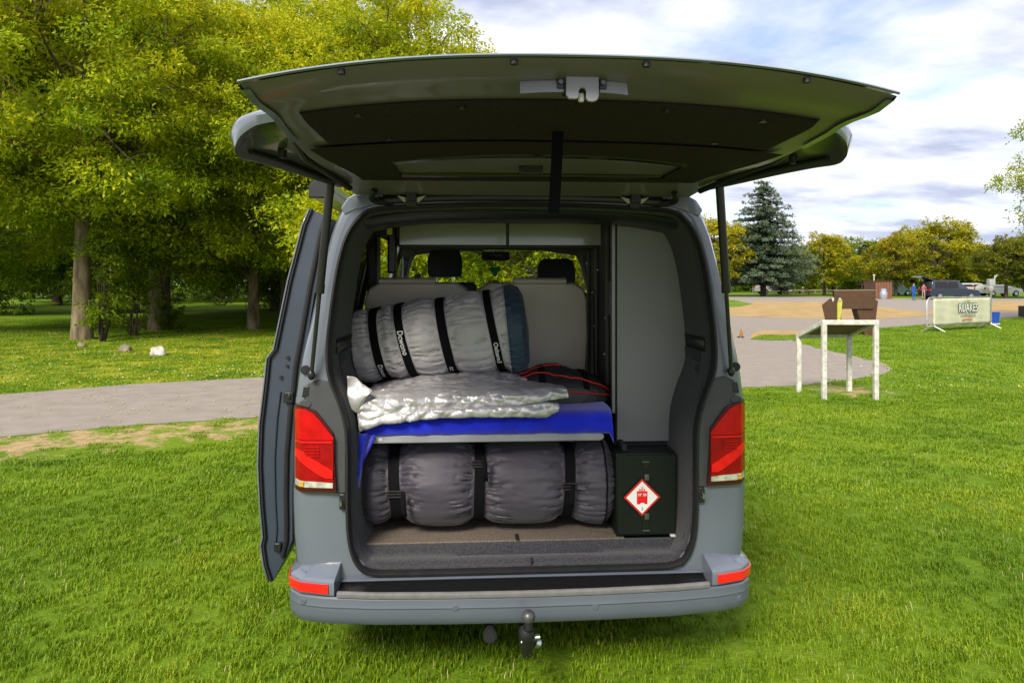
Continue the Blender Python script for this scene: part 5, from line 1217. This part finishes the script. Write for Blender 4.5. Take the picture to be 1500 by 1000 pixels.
tops = [c_+Vector((0, 0, HT[i]-.02)) for i, c_ in enumerate(corners)]
for i in range(4):
    a, b = tops[i], tops[(i+1) % 4]; e_ = (b-a).normalized()*(.031 if i % 2 == 0 else -.029)
    part('rail', beam(MB(), a-e_, b+e_, .064 if i % 2 == 0 else .056, .066 if i % 2 == 0 else .058), WP, tb_, bevel=.005)
c4 = [p+Vector((0, 0, .008)) for p in tops]
part('table_plate', MB().loft([[p+Vector((0, 0, z)) for p in c4] for z in (0, .010)]), mat('plate_brown', (.13, .085, .04), .7, col2=(.09, .06, .03), nscale=5), tb_, 0)

# brown steel stand on two tapering legs, beyond the table
by = 21.2; X_ = lambda px: (px-750)/1000*by; Z_ = lambda py: CAM_H-(py-HOR)/1000*by
st = thing('brown_stand', 'brown steel trough stand on two tapering panel legs behind the white table', 'stand', (X_(1240), by, 0))
def pr(nm, pts, y0, y1, m=BRN, par=st, **k): return part(nm, MB().prism([(X_(a)-X_(1240), Z_(b)) for a, b in pts], y0, y1), m, par, 0, **k)
pr('side_panel', [(1198, 446), (1211, 435.5), (1216, 434), (1217, 435), (1226, 444), (1222, 492), (1208, 492)], -.30, -.27, bevel=.004)
pr('side_panel', [(1224, 437), (1227, 438), (1226.5, 444), (1226, 492), (1222, 492)], -.26, .25)
pr('folded_sheet', [(1219, 445), (1221, 437), (1225.5, 438), (1226, 444), (1223, 469), (1219, 469)], -.345, -.31, mat('yellow_green_sheet', (.45, .44, .07), .5))
pr('carry_hook', [(1210, 436), (1214, 435), (1215, 438), (1213, 442), (1212.5, 439)], -.32, -.302, WP)
pr('carry_hook', [(1220, 436), (1223, 436), (1224, 439), (1222, 439.5)], -.37, -.35, WP)
pr('trough', [(1217, 426), (1276, 425.5), (1274, 452), (1227, 452), (1226, 440), (1217, 434)], -.22, -.19, bevel=.003)
pr('trough', [(1224, 426), (1278, 425.5), (1276, 452), (1227, 452)], .2, .22)
pr('rim', [(1216.5, 424.6), (1278, 424.2), (1278, 425.6), (1216.5, 426)], -.23, .23, mat('rim_brown', (.2, .13, .08), .5))
pr('side_panel', [(1251, 452.5), (1274, 452.5), (1273, 434), (1282, 441), (1279, 466), (1279, 491), (1262, 489), (1256, 470)], -.17, .17, bevel=.004)

# crowd barrier with printed banner
LB, RB = G(1368, 486), G(1451, 478)
pA, pB = Vector((*G(1357, 486.5), 0)), Vector((*G(1452, 480.5), 0)); H_ = 1.12
Lb = (pB-pA).length; ang = atan2(pB.y-pA.y, pB.x-pA.x)
br = thing('crowd_barrier', 'steel crowd barrier carrying a pale RUAKES banner on the grass', 'barrier', (pA.x, pA.y, 0), ang)
GALV = mat('galvanised', (.5, .5, .5), .45, metal=.6, col2=(.38, .38, .38), nscale=20)
fr0 = [(0.03, 0, .18), (0.03, 0, H_-.15), (.12, 0, H_-.03), (.2, 0, H_), (Lb-.2, 0, H_), (Lb-.08, 0, H_-.04), (Lb, 0, H_-.14), (Lb, 0, .18), (0.03, 0, .18)]
part('barrier_frame', MB().tube(fr0, .021, 8), GALV, br)
for k in range(1, 16): part('barrier_bar', MB().tube([(Lb*k/16, 0, .18), (Lb*k/16, 0, H_)], .007, 6), GALV, br)
for x in (.40, Lb-.12):
    part('barrier_foot', MB().tube([(x, 0, .2), (x+.10, -.34, .0)], .02, 8).tube([(x, 0, .2), (x-.10, .34, .0)], .02, 8), GALV, br)
bn = part('banner', MB().grid([[(lerp(.34, Lb-.10, i/30), -.034-.010*sin(i*.9)-.006*sin(j*2.1+i*.3), lerp(.20, H_-.035, j/10)) for j in range(11)] for i in range(31)]), mat('banner_vinyl', (.52, .52, .37), .6, col2=(.46, .46, .33), nscale=3), br, 80, solid=.002)
cxm = Lb*.60
def btxt(s, size, z, m, off, x=cxm, bold=0, w_=1.0):
    v, f = text_geo(s, size, bold=bold); part('banner_lettering', MB().add([(x+a*w_, -.060-off, z+b) for a, b, _ in v], f), m, bn, 0)
INK = mat('banner_dark_green', (.07, .11, .07), .6); WHT = mat('banner_white', (.75, .76, .68), .6); REDI = mat('banner_red', (.62, .16, .10), .6); GRY = mat('banner_grey_ink', (.33, .30, .22), .6); LG = mat('banner_leaf_green', (.25, .36, .10), .6)
btxt('RUAKES', .40, .745, INK, 0, bold=.032, w_=.84); btxt('RUAKES', .40, .745, WHT, .004, bold=.004, w_=.84)
btxt('CAASEREMPLES', .155, .50, GRY, 0, bold=.003, w_=.9)
part('banner_lettering', MB().box(cxm-.26, cxm+.27, -.062, -.060, .345, .385).box(cxm-.37, cxm-.22, -.062, -.060, .315, .385), REDI, bn, 0)
for k, (dx_, dz_) in enumerate(((-.28, .02), (-.17, .05), (-.06, .06), (.02, .075), (.10, .06), (.02, .04))):
    part('banner_logo', MB().prism([(cxm+dx_-.03, .93+dz_-.02), (cxm+dx_+.04, .93+dz_-.01), (cxm+dx_+.01, .97+dz_)], -.064, -.062), LG, bn, 0)

# grey box on a pole and blue tub
xp, yp = G(1456, 477); yp += .0
pl = thing('service_post', 'slim pole with a grey box and antenna on top, behind the banner', 'post', (xp, yp, 0))
zq = lambda py: CAM_H-(py-HOR)/1000*yp; sx = yp/1000
GB2 = mat('pole_grey', (.22, .20, .19), .5)
part('pole', MB().tube([(-.12, 0, 0), (-.12, 0, zq(420))], .035, 8), GB2, pl)
part('post_collar', MB().loft([[(-.12+cos(a)*r, sin(a)*r, z) for a in np.linspace(0, 2*pi, 11)[:-1]] for r, z in ((.05, zq(428)), (.10, zq(424)), (.11, zq(420)), (.07, zq(419)))]), mat('collar_grey', (.4, .38, .36), .5), pl)
part('meter_box', MB().box(-.22, .0, -.09, .09, zq(418), zq(408.5)), mat('box_grey', (.36, .37, .38), .5), pl, bevel=.015)
part('antenna', MB().tube([(-.01, 0, zq(417)), (.02, 0, zq(408)), (.12, 0, zq(402.5))], .022, 6).tube([(.02, 0, zq(408)), (.04, 0, zq(403))], .02, 6), mat('antenna_grey', (.42, .42, .42), .5), pl)
xq, yq = G(1454, 475.5)
tb2 = thing('blue_tub', 'blue plastic tub with pale feet at the foot of the service pole', 'tub', (xq, yq, 0))
wq = .165; hq = .46
part('tub_body', MB().loft([[(-wq*k, -wq*k, z), (wq*k, -wq*k, z), (wq*k, wq*k, z), (-wq*k, wq*k, z)] for k, z in ((.88, .06), (1, hq), (1.06, hq), (1.06, hq+.03))]), mat('blue_plastic', (.01, .06, .36), .45), tb2, 0, bevel=.01)
part('tub_foot', MB().box(-wq, wq*1.1, -wq, -wq+.07, 0, .06), WP, tb2, bevel=.01)
# dark box at the right border
xq, yq = G(1507, 465.5); k9 = thing('equipment_case', 'dark case cut by the right border at the path edge', 'case', (xq, yq, 0))
part('case_body', MB().box(-.35, .35, -.2, .2, .05, .55), BLACKP, k9, bevel=.03); part('case_foot', MB().box(-.30, -.15, -.2, -.1, 0, .07).box(.15, .3, -.2, -.1, 0, .07), WP, k9, bevel=.01)
part('case_handle', MB().tube([(-.2, -.22, .4), (-.2, -.26, .4), (.2, -.26, .4), (.2, -.22, .4)], .015, 6), BLACKP, k9)

# small brown sign marker with black base on the asphalt
xq, yq = G(1085, 494.5); mk = thing('floor_marker', 'small brown wedge marker with a black base on the asphalt beside the van', 'marker', (xq, yq, 0))
part('marker_base', MB().loft([[(cos(a)*r, sin(a)*r, z) for a in np.linspace(0, 2*pi, 13)[:-1]] for r, z in ((.11, .0), (.10, .03), (.04, .045))]), BLACKP, mk, 40)
part('marker_body', MB().loft([[(cos(a)*r+.01, sin(a)*r*.6, z) for a in np.linspace(0, 2*pi, 9)[:-1]] for r, z in ((.065, .045), (.055, .12), (.03, .2), (.008, .27))]), mat('marker_brown', (.30, .13, .03), .6), mk, 40)

# ---- far things
def Far(px, py): x, y = G(px, py); return x, y
x, y = Far(1290, 437.5); hut = thing('brown_hut', 'brown boarded hut at the far edge of the gravel', 'hut', (x, y, 0)); k_ = y/1000
for i in range(6): part('board', MB().box(-12*k_+i*4*k_, -12*k_+(i+1)*4*k_-.04, -.6, -.55, 0, 26*k_), mat('hut_brown', (.19, .085, .045), .8, col2=(.15, .07, .035), nscale=2), hut, 0)
part('wall', MB().box(-12*k_, 12*k_, -.55, 1.6, 0, 25.5*k_), mat('hut_dark', (.10, .05, .03), .8), hut, 0)
part('roof', MB().box(-12.6*k_, 12.6*k_, -.7, 1.7, 26*k_, 26.8*k_), BRN, hut, 0)
x, y = Far(1266, 436); h2 = thing('dark_kiosk', 'dark open kiosk beside the brown hut', 'kiosk', (x, y, 0)); k_ = y/1000
part('wall', MB().box(-7*k_, 9*k_, .0, .1, 0, 19*k_), DARK, h2, 0); part('roof', MB().box(-9*k_, 10*k_, -.5, .6, 19*k_, 20*k_), BRN, h2, 0)
for sx_ in (-6.5, 8): part('post', MB().tube([(sx_*k_, -.4, 0), (sx_*k_, -.4, 19*k_)], .05, 6), BRN, h2)
part('rail', MB().box(-6.5*k_, 8*k_, -.44, -.38, 9.5*k_, 10.3*k_), WP, h2, 0)
x, y = Far(1274, 436.5); wpst = thing('white_post', 'tall white post with a ball top next to the brown hut', 'post', (x, y-.8, 0)); k_ = y/1000
part('shaft', MB().tube([(0, 0, 0), (0, 0, 33*k_)], .055, 8), WP, wpst); part('ball_top', MB().ell((0, 0, 33*k_), (.11, .11, .11), 10, 8), WP, wpst); part('cross_rail', MB().tube([(-11*k_, 0, 17.5*k_), (0, 0, 17.5*k_)], .04, 6), WP, wpst)
part('lamp_head', MB().ell((-12.5*k_, 0, 17.5*k_), (.10, .10, .14), 8, 6), WP, wpst)
x, y = Far(1282.5, 437.8); bn2 = thing('litter_bin', 'rounded silver litter bin in front of the brown hut', 'bin', (x, y-1.4, 0)); k_ = y/1000
part('bin_body', MB().loft([[(cos(a)*r*k_, sin(a)*r*k_, z*k_) for a in np.linspace(0, 2*pi, 17)[:-1]] for r, z in ((3.6, 0), (4.8, 4), (5.2, 9), (4.4, 11))]), mat('bin_silver', (.42, .46, .52), .35, metal=.4), bn2); part('bin_lid', MB().loft([[(cos(a)*r*k_, sin(a)*r*k_, z*k_) for a in np.linspace(0, 2*pi, 17)[:-1]] for r, z in ((3.9, 11), (3.6, 14.5), (3.0, 15))]), mat('bin_lid_blue', (.30, .38, .5), .4), bn2)

def car(name, label, px, py, length, col, rz=0, h=1.55, cat='car', gate=False, group=None):
    x, y = Far(px, py); t = thing(name, label, cat, (x, y, 0), rz, group); m = mat('carpaint_'+str(col), col, .25, coat=1)
    L2_ = length/2
    lower = [(-L2_, .35), (-L2_, .85), (-L2_+.1, 1.0), (L2_*.45, 1.02), (L2_*.92, .85), (L2_, .65), (L2_, .35), (L2_*.78, .33), (-L2_*.8, .33)]
    upper = [(-L2_+.12, 1.0), (-L2_+.30, h-.08), (-L2_+.5, h), (L2_*.05, h), (L2_*.18, h-.06), (L2_*.52, 1.0)]
    part('body', MB().prism(lower, -.88, .88), m, t, 30, bevel=.05)
    ca = part('cabin', MB().loft([[(a, s*(.84 if b < 1.1 else .70), b) for a, b in upper] for s in (-1, 1)]), m, t, 30, bevel=.03)
    for s in (-1, 1):
        for x0_, x1_ in ((-.78, -.30), (-.26, .10)):
            a0, a1 = L2_*x0_, L2_*x1_; part('window', MB().loft([[(a0+dx_, s*(yy+o), z) for dx_, yy, z in ((0, .845, 1.06), (.05, .72, h-.13))]+[(a1+dx_, s*(yy+o), z) for dx_, yy, z in ((0, .72, h-.13), (.12, .845, 1.06))] for o in (.0, .012)]), GLOSSB, ca, 0)
    for xx in (-L2_*.62, L2_*.62):
        for s in (-1, 1):
            wl_ = part('wheel', MB().tube([(xx, s*.70, .33), (xx, s*.90, .33)], .33, 18), mat('tyre_rubber', (0, 0, 0)), t, 40); part('rim', MB().tube([(xx, s*.90, .33), (xx, s*.915, .33)], .2, 12), STEEL, wl_, 40)
    for s in (-1, 1): part('tail_light', MB().box(-L2_-.01, -L2_+.05, s*.74-.08, s*.74+.08, .75, 1.0), RED, t); part('headlight', MB().box(L2_-.12, L2_-.0, s*.66-.14, s*.66+.14, .62, .76), CLEAR, t, bevel=.02)
    if gate:
        part('raised_tailgate', MB().loft([[(-L2_+.45, s*.7, h+.02), (-L2_-.55, s*.7, h+.38), (-L2_-.75, s*.7, h+.30), (-L2_-.55, s*.7, h+.33), (-L2_+.4, s*.7, h-.04)] for s in (-1, 1)]), m, t, 0)
        part('boot_opening', MB().box(-L2_+.03, -L2_+.2, -.66, .66, .85, h-.1), DARK, t)
    return t
def carry(o, dz): o.location.z += dz
car('parked_car', 'dark navy estate car with its tailgate raised, parked behind the banner', 1390, 438.5, 4.7, (.012, .02, .045), .05, 1.75, gate=True)
car('parked_car', 'low white car parked under the trees right of the service pole', 1462, 434, 4.4, (.7, .7, .68), .1, 1.3)
car('parked_car', 'white and red car partly hidden behind the top of the banner', 1428, 433.5, 4.2, (.55, .5, .5), -.15, 1.45)
car('parked_car', 'pale blue car half hidden by the tree next to the brown hut', 1307, 433, 4.2, (.22, .33, .45), .2, 1.6)
car('parked_car', 'silver car beneath the tall spruce', 1132, 430.5, 4.3, (.4, .4, .4), .1, 1.4)
car('parked_car', 'blue car seen between the tree trunks, left of the sliding door', 352, 434, 4.3, (.03, .05, .2), .1, 1.5)
car('parked_car', 'pale pink-grey car seen far behind the lawn near the bicycle', 372, 433, 4.2, (.5, .36, .38), -.1, 1.5)

# wooden rail, low bench under the trees
x, y = Far(1188, 430.5); fn = thing('rail_fence', 'low wooden rail fence beneath the trees beyond the gravel', 'fence', (x, y, 0)); k_ = y/1000
part('rail', MB().box(-34*k_, 36*k_, -.05, .05, .42, .56), mat('grey_wood', (.25, .20, .14), .9), fn, 0)
for i in range(8): part('post', MB().box(-34*k_+i*10*k_-.06, -34*k_+i*10*k_+.06, -.06, .06, 0, .62), mat('grey_wood', (0, 0, 0)), fn, 0)
x, y = Far(1180, 432.5); be = thing('park_bench', 'pale wooden bench in front of the rail fence', 'bench', (x, y, 0)); k_ = y/1000
part('seat', MB().box(-6*k_, 6*k_, -.2, .2, .42, .50), mat('pale_wood', (.5, .42, .25), .8), be, 0)
for s in (-1, 1): part('leg', MB().box(s*5*k_-.05, s*5*k_+.05, -.18, .18, 0, .42), mat('pale_wood', (0, 0, 0)), be, 0)
part('backrest', MB().box(-6*k_, 6*k_, .18, .23, .6, .85), mat('pale_wood', (0, 0, 0)), be, 0)
for j, (px, py, hh) in enumerate(((1164, 431.5, 10), (1176, 430.8, 12), (1226, 431, 14), (1103, 431.5, 12))):
    x, y = Far(px, py); single('bollard', MB().tube([(0, 0, 0), (0, 0, hh*y/1000*.85)], .07, 8).ell((0, 0, hh*y/1000*.85), (.08, .08, .05), 8, 6), WP, 'thin white post standing under the far trees '+('near the spruce trunk', 'behind the bench', 'left of the brown hut', 'left of the spruce')[j], 'post', (x, y, 0))

# left background: white picket posts and a bicycle
x, y = Far(55, 434.5); pf = thing('picket_fence', 'pale picket fence glimpsed at the far left under the trees', 'fence', (x, y, 0)); k_ = y/1000
PK = mat('picket_white', (.5, .47, .42), .8)
for i in range(30): part('picket', MB().box(-60*k_+i*5.5*k_-.09, -60*k_+i*5.5*k_+.09, -.02, .02, .05, 1.0), PK, pf, 0)
part('rail', MB().box(-60*k_, 102*k_, .022, .06, .35, .45).box(-60*k_, 102*k_, .022, .06, .75, .85), PK, pf, 0)
x, y = Far(383, 455.5); bk = thing('bicycle', 'dark bicycle leaning near a trunk left of the sliding door', 'bicycle', (x, y, 0), .35)
for xx in (-.5, .5):
    wv_ = part('wheel', MB().tube([(xx+cos(a)*.33, 0, .34+sin(a)*.33) for a in np.linspace(0, 2*pi, 25)], .016, 6), BLACKP, bk)
    for a in np.linspace(0, pi, 6)[:-1]: part('spoke', MB().tube([(xx+cos(a)*.32, 0, .34+sin(a)*.32), (xx-cos(a)*.32, 0, .34-sin(a)*.32)], .003, 4), STEEL, wv_)
part('frame', MB().tube([(-.5, 0, .34), (-.08, 0, .30), (.36, 0, .78), (-.18, 0, .80), (-.5, 0, .34)], .017, 6).tube([(-.08, 0, .30), (-.2, 0, .88)], .015, 6).tube([(.5, 0, .34), (.34, 0, .92)], .015, 6), mat('bike_frame', (.10, .05, .02), .4), bk)
part('saddle', MB().ell((-.2, 0, .90), (.13, .06, .03), 10, 6), BLACKP, bk); part('handlebar', MB().tube([(.34, -.25, .96), (.34, 0, .93), (.34, .25, .96)], .013, 6), BLACKP, bk)

# ---- people far away
def person(label, px, py, hgt, top, legs, hair, lean=0, arm=.0, skin=(.55, .33, .24), bag=None):
    x, y = Far(px, py); s = hgt/1.75
    t = thing('person', label, 'person', (x, y, 0), lean)
    V_ = [(0, 0, .98), (0, 0, 1.18), (0, 0, 1.42), (0, 0, 1.50), (0, -.01, 1.62), (0, -.01, 1.72),
          (.10, 0, .93), (.11, -.02, .50), (.11, 0, .09), (.11, -.14, .05), (-.10, 0, .93), (-.12, .02, .50), (-.13, .02, .09), (-.13, -.12, .05),
          (.19, 0, 1.42), (.25, -.02, 1.15), (.24, -.12-arm, .93), (-.19, 0, 1.42), (-.25, 0, 1.15), (-.24, -.1, .92)]
    E_ = [(0, 1), (1, 2), (2, 3), (3, 4), (4, 5), (0, 6), (6, 7), (7, 8), (8, 9), (0, 10), (10, 11), (11, 12), (12, 13), (2, 14), (14, 15), (15, 16), (2, 17), (17, 18), (18, 19)]
    Rr = [.15, .13, .15, .055, .10, .085, .095, .065, .042, .045, .095, .065, .042, .045, .06, .045, .035, .06, .045, .035]
    me = bpy.data.meshes.new('body'); me.from_pydata([(a*s, b*s, c*s) for a, b, c in V_], E_, [])
    o = bpy.data.objects.new('body', me); COL.objects.link(o); o.parent = t
    sk = o.modifiers.new('skin', 'SKIN'); lay = me.skin_vertices[0] if me.skin_vertices else None
    if lay is None:
        bm = bmesh.new(); bm.from_mesh(me); bm.verts.layers.skin.verify(); bm.to_mesh(me); bm.free(); lay = me.skin_vertices[0]
    for i, r_ in enumerate(Rr): lay.data[i].radius = (r_*s, r_*s*.8)
    lay.data[0].use_root = True
    o.modifiers.new('sub', 'SUBSURF').render_levels = 1
    m = bpy.data.materials.new('person_clothes'); m.use_nodes = True; n = m.node_tree.nodes; l = m.node_tree.links; p = n['Principled BSDF']; p.inputs['Roughness'].default_value = .8
    tc_ = n.new('ShaderNodeTexCoord'); sp_ = n.new('ShaderNodeSeparateXYZ'); l.new(tc_.outputs['Object'], sp_.inputs[0]); dv = n.new('ShaderNodeMath'); dv.operation = 'DIVIDE'; l.new(sp_.outputs[2], dv.inputs[0]); dv.inputs[1].default_value = 1.8*s
    r_ = n.new('ShaderNodeValToRGB'); l.new(dv.outputs[0], r_.inputs[0]); c_ = r_.color_ramp; c_.interpolation = 'CONSTANT'
    c_.elements[0].position = 0; c_.elements[0].color = (.02, .02, .02, 1); c_.elements[1].position = .06; c_.elements[1].color = (*legs, 1)
    for a, b in ((.55, top), (.835, skin)): e_ = c_.elements.new(a); e_.color = (*b, 1)
    l.new(r_.outputs[0], p.inputs['Base Color']); me.materials.append(m)
    part('hair', MB().ell((0, .015*s, 1.70*s), (.10*s, .105*s, .09*s), 12, 8), mat('hair_'+str(hair), hair, .8), t)
    part('nose', MB().ell((0, -.10*s, 1.63*s), (.014*s, .02*s, .02*s), 6, 5), mat('skin', skin, .6), t)
    return t
person('person in blue jacket and trousers standing on the far road', 1338.5, 440, 1.5, (.01, .07, .32), (.01, .09, .38), (.02, .015, .01), .3)
person('person in a reddish top standing at the raised tailgate of the navy car', 1353, 438.8, 1.45, (.38, .10, .10), (.32, .22, .18), (.03, .02, .015), 2.2)
